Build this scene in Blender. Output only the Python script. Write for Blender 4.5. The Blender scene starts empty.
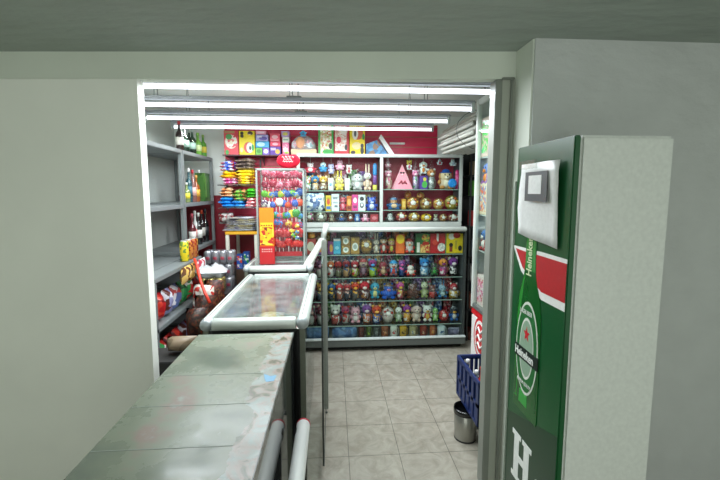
import bpy, math, random
from mathutils import Vector, Matrix
random.seed(7)
PI = math.pi
S = bpy.context.scene
COL = S.collection

# ------------------------------------------------------------------ camera
F = 390.0; H = 1.72; PITCH = math.atan(41/390); YAW = math.atan(27/390)
cd = bpy.data.cameras.new('camera'); cam = bpy.data.objects.new('camera', cd); COL.objects.link(cam)
cam.location = (0, 0, H); cam.rotation_euler = (PI/2-PITCH, 0, -YAW)
cd.sensor_width = 36; cd.lens = F/720*36; cd.shift_y = -8/720; cd.clip_start = 0.02
S.camera = cam
RM = cam.rotation_euler.to_matrix()
def ray(px, py): return RM @ Vector(((px-360)/F, -(py-232)/F, -1))
def at(px, py, Y):
    r = ray(px, py); t = Y/r.y; return Vector((r.x*t, Y, H+r.z*t))
def atx(px, py, X):
    r = ray(px, py); t = X/r.x; return Vector((X, r.y*t, H+r.z*t))
def atz(px, py, Z):
    r = ray(px, py); t = (Z-H)/r.z; return Vector((r.x*t, r.y*t, Z))

# ------------------------------------------------------------------ materials
def s2l(c): return tuple((x/12.92 if x <= .04045 else ((x+.055)/1.055)**2.4) for x in c)
def hexc(h): return s2l(tuple(int(h[i:i+2], 16)/255 for i in (0, 2, 4)))
MC = {}
def new_mat(name):
    m = bpy.data.materials.new(name); m.use_nodes = True
    nt = m.node_tree; return m, nt, nt.nodes['Principled BSDF']
def flat(h, rough=.5, metal=0, spec=.5, bump=0, bs=60, alpha=None, coat=0):
    k = ('f', h, rough, metal, spec, bump, bs, coat)
    if k in MC: return MC[k]
    m, nt, b = new_mat('paint_'+h)
    b.inputs['Roughness'].default_value = rough; b.inputs['Metallic'].default_value = metal
    b.inputs['Specular IOR Level'].default_value = spec; b.inputs['Coat Weight'].default_value = coat
    tc = nt.nodes.new('ShaderNodeTexCoord'); n = nt.nodes.new('ShaderNodeTexNoise'); n.inputs['Scale'].default_value = bs
    nt.links.new(tc.outputs['Object'], n.inputs['Vector'])
    mx = nt.nodes.new('ShaderNodeMix'); mx.data_type = 'RGBA'
    c = hexc(h); mx.inputs['A'].default_value = (*[x*.86 for x in c], 1); mx.inputs['B'].default_value = (*[min(1, x*1.1) for x in c], 1)
    nt.links.new(n.outputs['Fac'], mx.inputs['Factor']); nt.links.new(mx.outputs['Result'], b.inputs['Base Color'])
    if bump:
        bp = nt.nodes.new('ShaderNodeBump'); bp.inputs['Strength'].default_value = bump; bp.inputs['Distance'].default_value = .01
        nt.links.new(n.outputs['Fac'], bp.inputs['Height']); nt.links.new(bp.outputs['Normal'], b.inputs['Normal'])
    MC[k] = m; return m
def printed(cols, scale=45, rough=.35, noise=.6, stretch=(1, 1, 1)):
    k = ('p', tuple(cols), scale, rough, stretch)
    if k in MC: return MC[k]
    m, nt, b = new_mat('print_'+cols[0]); b.inputs['Roughness'].default_value = rough
    tc = nt.nodes.new('ShaderNodeTexCoord'); mp = nt.nodes.new('ShaderNodeMapping'); mp.inputs['Scale'].default_value = stretch
    nz = nt.nodes.new('ShaderNodeTexNoise'); nz.inputs['Scale'].default_value = scale*.7
    nt.links.new(tc.outputs['Object'], mp.inputs['Vector']); nt.links.new(mp.outputs[0], nz.inputs['Vector'])
    va = nt.nodes.new('ShaderNodeVectorMath'); va.operation = 'MULTIPLY_ADD'; va.inputs[1].default_value = (noise/scale*2,)*3
    nt.links.new(nz.outputs['Color'], va.inputs[0]); nt.links.new(mp.outputs[0], va.inputs[2])
    v = nt.nodes.new('ShaderNodeTexVoronoi'); v.inputs['Scale'].default_value = scale
    nt.links.new(va.outputs[0], v.inputs['Vector'])
    sp = nt.nodes.new('ShaderNodeSeparateColor'); nt.links.new(v.outputs['Color'], sp.inputs[0])
    r = nt.nodes.new('ShaderNodeValToRGB'); r.color_ramp.interpolation = 'CONSTANT'
    el = r.color_ramp.elements
    while len(el) < len(cols): el.new(.5)
    for i, c in enumerate(cols):
        el[i].position = i/len(cols); el[i].color = (*hexc(c), 1)
    nt.links.new(sp.outputs[0], r.inputs[0]); nt.links.new(r.outputs[0], b.inputs['Base Color'])
    MC[k] = m; return m
def film(name, tint='ffffff', refl=.06, rough=.05, ior=1.45, haze=0):
    if name in MC: return MC[name]
    m = bpy.data.materials.new(name); m.use_nodes = True; nt = m.node_tree; nt.nodes.clear()
    o = nt.nodes.new('ShaderNodeOutputMaterial'); t = nt.nodes.new('ShaderNodeBsdfTransparent'); g = nt.nodes.new('ShaderNodeBsdfGlossy')
    t.inputs[0].default_value = (*hexc(tint), 1); g.inputs['Roughness'].default_value = rough
    fr = nt.nodes.new('ShaderNodeFresnel'); gm = nt.nodes.new('ShaderNodeNewGeometry'); mi = nt.nodes.new('ShaderNodeMath'); mi.operation = 'MULTIPLY_ADD'; mi.inputs[1].default_value = 1/ior-ior; mi.inputs[2].default_value = ior
    nt.links.new(gm.outputs['Backfacing'], mi.inputs[0]); nt.links.new(mi.outputs[0], fr.inputs[0])     # both faces of a thin sheet reflect alike
    ad = nt.nodes.new('ShaderNodeMath'); ad.operation = 'ADD'; ad.use_clamp = True; ad.inputs[1].default_value = refl
    mx = nt.nodes.new('ShaderNodeMixShader')
    nt.links.new(fr.outputs[0], ad.inputs[0]); nt.links.new(ad.outputs[0], mx.inputs[0]); nt.links.new(t.outputs[0], mx.inputs[1]); nt.links.new(g.outputs[0], mx.inputs[2])
    last = mx
    if haze:
        d = nt.nodes.new('ShaderNodeBsdfDiffuse'); d.inputs[0].default_value = (.75, .78, .78, 1)
        n = nt.nodes.new('ShaderNodeTexNoise'); n.inputs['Scale'].default_value = 9; n.inputs['Detail'].default_value = 6
        tc = nt.nodes.new('ShaderNodeTexCoord'); nt.links.new(tc.outputs['Object'], n.inputs['Vector'])
        mr = nt.nodes.new('ShaderNodeMapRange'); mr.inputs[1].default_value = .35; mr.inputs[2].default_value = .7; mr.inputs[3].default_value = haze*.5; mr.inputs[4].default_value = haze*1.3
        nt.links.new(n.outputs['Fac'], mr.inputs[0])
        m2 = nt.nodes.new('ShaderNodeMixShader'); nt.links.new(mr.outputs[0], m2.inputs[0]); nt.links.new(mx.outputs[0], m2.inputs[1]); nt.links.new(d.outputs[0], m2.inputs[2]); last = m2
    if name == 'cellophane':
        n = nt.nodes.new('ShaderNodeTexNoise'); n.inputs['Scale'].default_value = 70; tc = nt.nodes.new('ShaderNodeTexCoord'); bp = nt.nodes.new('ShaderNodeBump'); bp.inputs['Distance'].default_value = .01
        nt.links.new(tc.outputs['Object'], n.inputs['Vector']); nt.links.new(n.outputs['Fac'], bp.inputs['Height']); nt.links.new(bp.outputs[0], g.inputs['Normal'])
    nt.links.new(last.outputs[0], o.inputs[0]); MC[name] = m; return m
def emit(name, h, s):
    if name in MC: return MC[name]
    m = bpy.data.materials.new(name); m.use_nodes = True; nt = m.node_tree; nt.nodes.clear()
    o = nt.nodes.new('ShaderNodeOutputMaterial'); e = nt.nodes.new('ShaderNodeEmission'); e.inputs[0].default_value = (*hexc(h), 1); e.inputs[1].default_value = s
    nt.links.new(e.outputs[0], o.inputs[0]); MC[name] = m; return m
GLASS = film('pane_glass', 'fafffd', .0, .02, 1.3)
CELLO = film('cellophane', 'fdfdff', .07, .2, 1.3)
ACRYL = film('acrylic', 'fafcfb', .01, .05, 1.25)
ALU = flat('c9cfcb', .32, .55, bs=8)
ALUW = flat('c9cfc9', .35, .15, bs=6)
ALUD = flat('7d827e', .38, .5, bs=8)
STEEL = flat('6d7272', .5, .4, bs=20)
BLACK = flat('0b0d0e', .25)
DARK = flat('1c1e1e', .5)
WHITE = flat('e8e8e4', .4)

# ------------------------------------------------------------------ mesh builder
class MB:
    def __init__(s): s.v = []; s.f = []; s.mi = []; s.mats = []; s.sm = []
    def _m(s, m):
        if m not in s.mats: s.mats.append(m)
        return s.mats.index(m)
    def add(s, vs, fs, m, smooth=False):
        o = len(s.v); s.v += [Vector(p) for p in vs]; i = s._m(m)
        for f in fs: s.f.append([o+a for a in f]); s.mi.append(i); s.sm.append(smooth)
        return s
    def box(s, x0, x1, y0, y1, z0, z1, m, bev=0):
        if bev <= 0:
            vs = [(x, y, z) for x in (x0, x1) for y in (y0, y1) for z in (z0, z1)]
            fs = [(0, 1, 3, 2), (4, 6, 7, 5), (0, 4, 5, 1), (2, 3, 7, 6), (0, 2, 6, 4), (1, 5, 7, 3)]
            return s.add(vs, fs, m)
        b = min(bev, (x1-x0)*.45, (y1-y0)*.45, (z1-z0)*.45)
        import bmesh
        bm = bmesh.new(); bmesh.ops.create_cube(bm, size=1)
        for v in bm.verts: v.co = Vector(((x0+x1)/2+v.co.x*(x1-x0), (y0+y1)/2+v.co.y*(y1-y0), (z0+z1)/2+v.co.z*(z1-z0)))
        bmesh.ops.bevel(bm, geom=bm.edges[:], offset=b, segments=2, affect='EDGES')
        bm.verts.index_update()
        vs = [v.co.copy() for v in bm.verts]; fs = [[v.index for v in f.verts] for f in bm.faces]; bm.free()
        return s.add(vs, fs, m)
    def ell(s, c, r, m, n=12, k=8):
        c = Vector(c); r = (r, r, r) if not hasattr(r, '__len__') else r
        vs = [c+Vector((0, 0, r[2]))]
        for j in range(1, k):
            a = PI*j/k
            for i in range(n):
                b = 2*PI*i/n; vs.append(c+Vector((r[0]*math.sin(a)*math.cos(b), r[1]*math.sin(a)*math.sin(b), r[2]*math.cos(a))))
        vs.append(c-Vector((0, 0, r[2]))); fs = []
        for i in range(n): fs.append((0, 1+i, 1+(i+1) % n))
        for j in range(k-2):
            for i in range(n): a = 1+j*n+i; b = 1+j*n+(i+1) % n; fs.append((a, a+n, b+n, b))
        L = len(vs)-1; o = 1+(k-2)*n
        for i in range(n): fs.append((o+i, L, o+(i+1) % n))
        return s.add(vs, fs, m, True)
    def lathe(s, c, prof, m, n=16, axis='z', smooth=True):
        c = Vector(c); vs = []; fs = []
        for r, z in prof:
            for i in range(n):
                b = 2*PI*i/n; p = Vector((r*math.cos(b), r*math.sin(b), z))
                if axis == 'y': p = Vector((p.x, p.z, p.y))
                if axis == 'x': p = Vector((p.z, p.x, p.y))
                vs.append(c+p)
        for j in range(len(prof)-1):
            for i in range(n): fs.append((j*n+i, j*n+(i+1) % n, (j+1)*n+(i+1) % n, (j+1)*n+i))
        fs.append(list(range(n))[::-1]); fs.append([(len(prof)-1)*n+i for i in range(n)])
        return s.add(vs, fs, m, smooth)
    def tube(s, pts, r, m, n=10, smooth=True):
        pts = [Vector(p) for p in pts]; vs = []; fs = []
        up = Vector((0, 0, 1))
        for j, p in enumerate(pts):
            d = (pts[min(j+1, len(pts)-1)]-pts[max(j-1, 0)]).normalized()
            u = up if abs(d.dot(up)) < .95 else Vector((0, 1, 0))
            a = d.cross(u).normalized(); b = d.cross(a).normalized()
            rr = r[j] if hasattr(r, '__len__') else r
            for i in range(n): t = 2*PI*i/n; vs.append(p+a*rr*math.cos(t)+b*rr*math.sin(t))
        for j in range(len(pts)-1):
            for i in range(n): fs.append((j*n+i, j*n+(i+1) % n, (j+1)*n+(i+1) % n, (j+1)*n+i))
        fs.append(list(range(n))[::-1]); fs.append([(len(pts)-1)*n+i for i in range(n)])
        return s.add(vs, fs, m, smooth)
    def prism(s, poly, d, m, org=(0, 0, 0), U=(1, 0, 0), V=(0, 0, 1), N=(0, -1, 0)):
        org, U, V, N = map(Vector, (org, U, V, N)); n = len(poly)
        vs = [org+U*a+V*b for a, b in poly]+[org+U*a+V*b+N*d for a, b in poly]
        fs = [list(range(n))[::-1], [n+i for i in range(n)]]+[(i, (i+1) % n, n+(i+1) % n, n+i) for i in range(n)]
        return s.add(vs, fs, m)
    def pillow(s, c, w, h, t, m, n=7, ax='xz', rot=0, crinkle=.1):
        # soft sealed bag: w wide, h tall, t thick, seams round the edge
        c = Vector(c); vs = []; fs = []
        for side in (1, -1):
            for j in range(n):
                for i in range(n):
                    u = i/(n-1)*2-1; v = j/(n-1)*2-1
                    q = max(0, (1-u*u)*(1-v*v))**.45*t/2*(1+random.uniform(-crinkle, crinkle))
                    if ax == 'xz': p = Vector((u*w/2*(1-.06*v*v), -side*q, v*h/2))
                    else: p = Vector((u*w/2, v*h/2*(1-.06*u*u), side*q))
                    vs.append(c+Matrix.Rotation(rot, 3, 'Z' if ax != 'xz' else 'Y') @ p)
        for side in (0, 1):
            o = side*n*n
            for j in range(n-1):
                for i in range(n-1):
                    a = o+j*n+i; fs.append((a, a+1, a+n+1, a+n) if side == 0 else (a, a+n, a+n+1, a+1))
        return s.add(vs, fs, m, True)
    def build(s, name, parent=None, loc=None, rot=None):
        me = bpy.data.meshes.new(name); me.from_pydata([tuple(v) for v in s.v], [], s.f)
        for m in s.mats: me.materials.append(m)
        me.polygons.foreach_set('material_index', s.mi); me.polygons.foreach_set('use_smooth', s.sm); me.update()
        o = bpy.data.objects.new(name, me); COL.objects.link(o)
        if parent: o.parent = parent
        if loc is not None: o.location = loc
        if rot is not None: o.rotation_euler = rot
        return o
def thing(name, label, cat, loc=(0, 0, 0), rz=0, group=None):
    o = bpy.data.objects.new(name, None); COL.objects.link(o); o.empty_display_size = .05
    o.location = loc; o.rotation_euler = (0, 0, rz); return tag(o, label, cat, group)
def tag(o, label, cat, group=None):
    o['label'] = label; o['category'] = cat
    if group: o['group'] = group
    return o
def struct(o): o['kind'] = 'structure'; return o
def dup(root, loc, label, rz=None, group=None, scale=None):
    r = root.copy(); COL.objects.link(r); r.location = loc; r['label'] = label
    if rz is not None: r.rotation_euler = (0, 0, rz)
    if group: r['group'] = group
    if scale: r.scale = scale
    for ch in root.children:
        c = ch.copy(); COL.objects.link(c); c.parent = r
        for g in ch.children: d = g.copy(); COL.objects.link(d); d.parent = c
    return r

# ------------------------------------------------------------------ setting materials
def tile_mat():
    m, nt, b = new_mat('floor_tiles')
    g = nt.nodes.new('ShaderNodeNewGeometry'); mp = nt.nodes.new('ShaderNodeMapping')
    # joints placed where the photographed joints run
    p = atz(406, 480, 0); mp.inputs['Location'].default_value = (-p.x, -3.04, 0)
    nt.links.new(g.outputs['Position'], mp.inputs[0])
    br = nt.nodes.new('ShaderNodeTexBrick'); br.offset = 0; br.inputs['Scale'].default_value = 1
    br.inputs['Brick Width'].default_value = .333; br.inputs['Row Height'].default_value = .333; br.inputs['Mortar Size'].default_value = .0022; br.inputs['Mortar Smooth'].default_value = .2
    br.inputs['Color1'].default_value = (1, 1, 1, 1); br.inputs['Color2'].default_value = (.93, .93, .92, 1); br.inputs['Mortar'].default_value = (.3, .3, .28, 1)
    nt.links.new(mp.outputs[0], br.inputs[0])
    n = nt.nodes.new('ShaderNodeTexNoise'); n.inputs['Scale'].default_value = 7; n.inputs['Detail'].default_value = 8; n.inputs['Roughness'].default_value = .68; n.inputs['Distortion'].default_value = 1.2
    nt.links.new(g.outputs['Position'], n.inputs[0])
    r = nt.nodes.new('ShaderNodeValToRGB'); e = r.color_ramp.elements
    e[0].position = .36; e[0].color = (*hexc('8a8477'), 1); e[1].position = .66; e[1].color = (*hexc('a7a296'), 1)
    nt.links.new(n.outputs['Fac'], r.inputs[0])
    mx = nt.nodes.new('ShaderNodeMix'); mx.data_type = 'RGBA'; mx.blend_type = 'MULTIPLY'; mx.inputs['Factor'].default_value = 1
    nt.links.new(r.outputs[0], mx.inputs['A']); nt.links.new(br.outputs[0], mx.inputs['B']); nt.links.new(mx.outputs['Result'], b.inputs['Base Color'])
    b.inputs['Roughness'].default_value = .38
    return m
def plaster(h, bump=.25, sc=3, lo=.9, rough=.7):
    m, nt, b = new_mat('plaster_'+h); b.inputs['Roughness'].default_value = rough
    g = nt.nodes.new('ShaderNodeNewGeometry'); n = nt.nodes.new('ShaderNodeTexNoise'); n.inputs['Scale'].default_value = sc; n.inputs['Detail'].default_value = 8
    nt.links.new(g.outputs['Position'], n.inputs[0]); c = hexc(h)
    mx = nt.nodes.new('ShaderNodeMix'); mx.data_type = 'RGBA'; mx.inputs['A'].default_value = (*[x*lo for x in c], 1); mx.inputs['B'].default_value = (*[min(1, x*1.08) for x in c], 1)
    nt.links.new(n.outputs['Fac'], mx.inputs['Factor']); nt.links.new(mx.outputs['Result'], b.inputs['Base Color'])
    mp = nt.nodes.new('ShaderNodeMapping'); mp.inputs['Scale'].default_value = (1, 2.4, 1.5); n2 = nt.nodes.new('ShaderNodeTexNoise'); n2.inputs['Scale'].default_value = sc*1.2; n2.inputs['Detail'].default_value = 7
    nt.links.new(g.outputs['Position'], mp.inputs[0]); nt.links.new(mp.outputs[0], n2.inputs[0])
    bp = nt.nodes.new('ShaderNodeBump'); bp.inputs['Strength'].default_value = bump; bp.inputs['Distance'].default_value = .04
    nt.links.new(n2.outputs['Fac'], bp.inputs['Height']); nt.links.new(bp.outputs[0], b.inputs['Normal'])
    return m
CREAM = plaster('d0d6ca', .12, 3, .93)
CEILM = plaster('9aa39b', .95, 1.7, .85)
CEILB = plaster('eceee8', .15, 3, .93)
TRIMM = flat('7d8279', .45, bs=5)

# ------------------------------------------------------------------ setting
YB = 4.62; XL = -1.78; XR = 1.75; YC = 2.1           # back wall, side walls, partition depth along the view axis
zc = 2.485; zb = 2.54
struct(MB().box(-2.6, 2.6, -1.2, YB+.1, -.08, 0, tile_mat()).build('floor'))
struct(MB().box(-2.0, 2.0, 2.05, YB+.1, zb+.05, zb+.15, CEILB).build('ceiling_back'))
# back wall: white paint above a dark red dado
m = MB(); RED = flat('8e1f2c', .5, bs=4)
m.box(-2, 2, YB, YB+.1, 1.67, zb+.1, plaster('eaefe9', .06, 3, .96)).box(-2, 2, YB, YB+.1, 0, 1.67, RED)
struct(m.build('wall_back'))
struct(MB().box(XL-.1, XL, 2.3, YB, 0, zb+.1, plaster('ccd2cc', .06, 3, .95)).build('wall_left'))
struct(MB().box(XR, XR+.1, 2.3, YB, 0, zb+.1, plaster('b9beb5', .08, 3, .95)).build('wall_right'))
# partition with the wide opening, square to the view axis (the shop is slightly out of square)
R = Matrix.Rotation(-YAW, 3, 'Z')
def pl(px, py):                                       # a point on the partition's front plane, in its own frame
    r = ray(px, py); d = R @ Vector((0, 1, 0)); t = YC/(r.x*d.x+r.y*d.y); w = Vector((r.x*t, r.y*t, H+r.z*t)); q = R.transposed() @ w; return q
prot = (0, 0, -YAW)
zbeam = pl(345, 79).z; zc = pl(345, 51.5).z; xj = pl(487, 330).x; xw = pl(515, 60).x; xl = pl(146, 240).x
struct(MB().box(-2.6, xw+.02, YC, YC+.06, zbeam, zc+.1, CREAM).build('wall_beam', rot=prot))
m = MB(); m.box(xj+.035, xw+.1, YC, YC+.06, 0, zbeam+.002, plaster('a4a89c', .1, 3, .93))
struct(m.build('wall_pier', rot=prot))
struct(MB().box(xj, xj+.036, YC-.004, YC+.09, 0, zbeam-.001, TRIMM, .004).build('trim_1', rot=prot))
struct(MB().box(xw-.02, xw-.006, YC-.012, YC+.002, 0, zbeam, TRIMM, .003).build('trim_2', rot=prot))
struct(MB().box(xj+.03, xw, YC-.014, YC, zbeam-.006, zbeam+.006, TRIMM, .003).build('trim_3', rot=prot))
struct(MB().box(-2.6, xl, YC, YC+.06, 0, zbeam+.002, plaster('e9ebe2', .1, 3, .96)).build('wall_stub', rot=prot))
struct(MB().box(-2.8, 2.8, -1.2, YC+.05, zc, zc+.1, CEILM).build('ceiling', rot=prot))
# right-hand wall return and the recess wall behind the cooler
xr = at(514.5, 60, 2.06).x
struct(MB().box(xr, xr+.16, 1.87, YC+.02, 0, zc+.05, CREAM).build('wall_return'))
struct(MB().box(xr+.008, 2.6, 1.86, 1.95, 0, zc+.05, plaster('c3c6c4', .3, 6, .9)).build('wall_recess'))
struct(MB().box(2.5, 2.6, -1.2, 1.87, 0, zc+.05, CREAM).build('wall_front_right'))
struct(MB().box(-2.6, -2.5, -1.2, 2.5, 0, zc+.05, CREAM).build('wall_front_left'))
# red slatted panel on the back wall
x0 = at(225, 150, YB-.02).x; x1 = at(437, 150, YB-.02).x
m = MB(); zt = at(300, 124, YB).z
SL = flat('d82c52', .35, bs=5); n = 0; z = 1.2
while z < zt:
    z1_ = min(z+.115, zt); m.box(x0, x1, YB-.02, YB-.002, z, z1_-.008, SL); z += .115
m.box(x0, x1, YB-.008, YB-.001, 1.2, zt, flat('b98a6a', .4, .3))
tag(m.build('slatwall_panel'), 'long red slatted display board fixed on the back wall', 'wall panel')

# ------------------------------------------------------------------ fluorescent lamps
TUBE_W = 27
TUBE = emit('tube_light', 'eef4ff', 4.5)
XT = at(431, 128, 3.85).x; lw = 2.44
YT = [2.30, 2.73, 3.31, 3.85]; nm = ['nearest to the doorway beam', 'second from the doorway beam, hung on thin wires', 'third from the doorway beam', 'farthest back, next to the red board']
ypx = [89, 107, 119.8, 128.4]
for i, Y in enumerate(YT):
    z = at(330, ypx[i], Y).z; xc = XT-lw/2
    t = thing('fluorescent_lamp', 'long white tube lamp across the ceiling, '+nm[i], 'lamp', (xc, Y, z), 0, 'ceiling tube lamps')
    MB().box(-lw/2-.03, lw/2+.03, -.024, .024, .032, .056, flat('8c9094', .6, bs=4), .008).build('housing', t)
    MB().lathe((0, 0, 0), [(.013, -lw/2), (.0135, -lw/2+.01), (.0135, lw/2-.01), (.013, lw/2)], TUBE, 10, 'x').build('tube', t)
    for s in (-1, 1): MB().box(s*(lw/2+.012)-.012, s*(lw/2+.012)+.012, -.018, .018, -.022, .05, flat('9fa5a2', .5), .004).build('end_socket', t)
    for q in (-.9, -.02, .9):
        m = MB(); m.tube([(q-.012, 0, .056), (q+.0, 0, zb+.05-z)], .0022, STEEL, 6).tube([(q+.012, 0, .056), (q, 0, zb+.05-z)], .0022, STEEL, 6); m.build('hanging_wire', t)
    la = bpy.data.lights.new('tube_light', 'AREA'); la.shape = 'RECTANGLE'; la.size = lw-.06; la.size_y = .02; la.energy = TUBE_W; la.color = (.9, .96, 1); lo = bpy.data.objects.new('tube_light', la); COL.objects.link(lo); lo.location = (xc, Y, z-.0145)
    MB().box(-.05, .05, -.02, .02, .056, .066, ALUD, .003).build('mounting_clip', t)

# ------------------------------------------------------------------ counters
# A: nearest counter with a worn glass top, and a glass front that mirrors the floor
zA = .95; YA0, YA1 = .72, 2.13
xa0 = atz(200, 333, zA).x; xa1 = atz(294, 332, zA).x; ya1 = atz(294, 332, zA).y-.005
def worn_top():
    m, nt, b = new_mat('worn_glass_top'); b.inputs['Roughness'].default_value = .16; b.inputs['Specular IOR Level'].default_value = .32
    g = nt.nodes.new('ShaderNodeNewGeometry'); n = nt.nodes.new('ShaderNodeTexNoise'); n.inputs['Scale'].default_value = 4.5; n.inputs['Detail'].default_value = 9; n.inputs['Roughness'].default_value = .6
    nt.links.new(g.outputs['Position'], n.inputs[0])
    r = nt.nodes.new('ShaderNodeValToRGB'); e = r.color_ramp.elements
    e[0].position = .35; e[0].color = (*hexc('6b7468'), 1); e[1].position = .6; e[1].color = (*hexc('79816f'), 1)
    q = e.new(.7); q.color = (*hexc('85766c'), 1); q = e.new(.76); q.color = (*hexc('8f968c'), 1)
    nt.links.new(n.outputs['Fac'], r.inputs[0])
    sp = nt.nodes.new('ShaderNodeSeparateXYZ'); nt.links.new(g.outputs['Position'], sp.inputs[0])
    # peeled film strip that follows the aisle-side edge
    ad = nt.nodes.new('ShaderNodeMath'); ad.operation = 'MULTIPLY_ADD'; ad.inputs[1].default_value = .34; nt.links.new(n.outputs['Fac'], ad.inputs[0]); nt.links.new(sp.outputs[0], ad.inputs[2])
    gt = nt.nodes.new('ShaderNodeMath'); gt.operation = 'GREATER_THAN'; gt.inputs[1].default_value = xa1+.085; nt.links.new(ad.outputs[0], gt.inputs[0])
    v = nt.nodes.new('ShaderNodeTexNoise'); v.inputs['Scale'].default_value = 11; v.inputs['Detail'].default_value = 7; v.inputs['Distortion'].default_value = 1.5; nt.links.new(g.outputs['Position'], v.inputs[0])
    r2 = nt.nodes.new('ShaderNodeValToRGB'); e = r2.color_ramp.elements; e[0].position = .3; e[0].color = (*hexc('6b5f58'), 1); e[1].position = .7; e[1].color = (*hexc('98a09a'), 1)
    q = e.new(.45); q.color = (*hexc('93877d'), 1); q = e.new(.58); q.color = (*hexc('87958f'), 1); q = e.new(.36); q.color = (*hexc('4c5a44'), 1)
    nt.links.new(v.outputs['Fac'], r2.inputs[0])
    mx = nt.nodes.new('ShaderNodeMix'); mx.data_type = 'RGBA'; nt.links.new(gt.outputs[0], mx.inputs['Factor']); nt.links.new(r.outputs[0], mx.inputs['A']); nt.links.new(r2.outputs[0], mx.inputs['B'])
    nt.links.new(mx.outputs['Result'], b.inputs['Base Color'])
    mr = nt.nodes.new('ShaderNodeMapRange'); mr.inputs[1].default_value = .4; mr.inputs[2].default_value = .7; mr.inputs[3].default_value = .14; mr.inputs[4].default_value = .42
    nt.links.new(n.outputs['Fac'], mr.inputs[0]); nt.links.new(mr.outputs[0], b.inputs['Roughness'])
    return m
ctr = thing('counter', 'nearest shop counter with cloudy worn glass top and peeling film edge', 'counter', ((xa0+xa1)/2, 1.4, 0))
def L(t, m): 
    for v in m.v: v -= t.location
    return m
L(ctr, MB().box(xa0, xa1, YA0, ya1, zA-.012, zA, worn_top(), .002)).build('glass_top', ctr)
SEAM = flat('7d867b', .5)
for yy in (430, 448-60, 375-2):
    pass
m = MB()
for py in (375, 405, 447):
    p = atz(200, py, zA); m = MB().box(xa0+.004, xa1-.09, p.y-.0018, p.y+.0018, zA, zA+.0008, SEAM); L(ctr, m).build('board_seam', ctr)
m = MB(); q = atz(273, 376, zA)
m.prism([(0, 0), (.03, .006), (.034, .055), (.008, .05), (-.02, .07), (-.012, .03)], .0008, flat('4a8fb4', .35), (q.x-.02, q.y-.05, zA), (1, 0, 0), (0, 1, 0), (0, 0, 1))
L(ctr, m).build('sticker_scrap', ctr).data.materials[0]
#MIR = film('smoked_glass', '1a2020', .12, .03, 1.6)
def dark_gloss(name, c, metal):
    m, nt, b = new_mat(name); b.inputs['Base Color'].default_value = (*hexc(c), 1); b.inputs['Roughness'].default_value = .04; b.inputs['Metallic'].default_value = metal; b.inputs['IOR'].default_value = 1.9
    b.inputs['Specular IOR Level'].default_value = .9
    return m
DG = dark_gloss('dark_reflective_glass', '141a1c', 0)
L(ctr, MB().box(xa1-.012, xa1-.004, YA0+.02, ya1-.02, .08, zA-.013, DG)).build('front_glass', ctr)
L(ctr, MB().box(xa0+.02, xa1-.02, YA0+.02, ya1-.02, .05, zA-.02, flat('24282a', .5))).build('cabinet_body', ctr)
L(ctr, MB().box(xa0+.04, xa1-.06, YA0+.04, ya1-.04, 0, .05, BLACK)).build('plinth', ctr)
L(ctr, MB().box(xa1-.004, xa1-.001, YA0, ya1-.002, zA-.016, zA+.001, flat('2c3430', .3))).build('edge_strip', ctr)
# aluminium bumper rail in front of the counter glass
yb_ = 1.9; zr = at(305, 424, yb_).z; xb_ = at(303.5, 424, yb_).x
bt = thing('bumper_rail', 'thick silver guard rail with red-ringed end beside nearest counter', 'rail', (xb_, 1.3, 0))
ALB = flat('dfe3de', .3, .15, bs=6)
m = MB(); m.lathe((0, 0, zr), [(.03, yb_-1.3), (.034, yb_-1.305), (.034, .4-1.3), (.03, .395-1.3)], ALB, 20, 'y'); m.build('rail_tube', bt)
MB().lathe((0, 0, zr), [(.0345, yb_-1.3-.001), (.0355, yb_-1.3-.006), (.0355, yb_-1.3-.012), (.034, yb_-1.3-.0125)], flat('b01a30', .4), 20, 'y').build('red_ring', bt)
for yy in (1.82, .9): MB().box(-.034, -.0, yy-1.32, yy-1.28, zr-.02, zr+.02, BLACK).box(-.02, .02, yy-1.32, yy-1.28, 0, zr, BLACK).build('bracket', bt)

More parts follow.
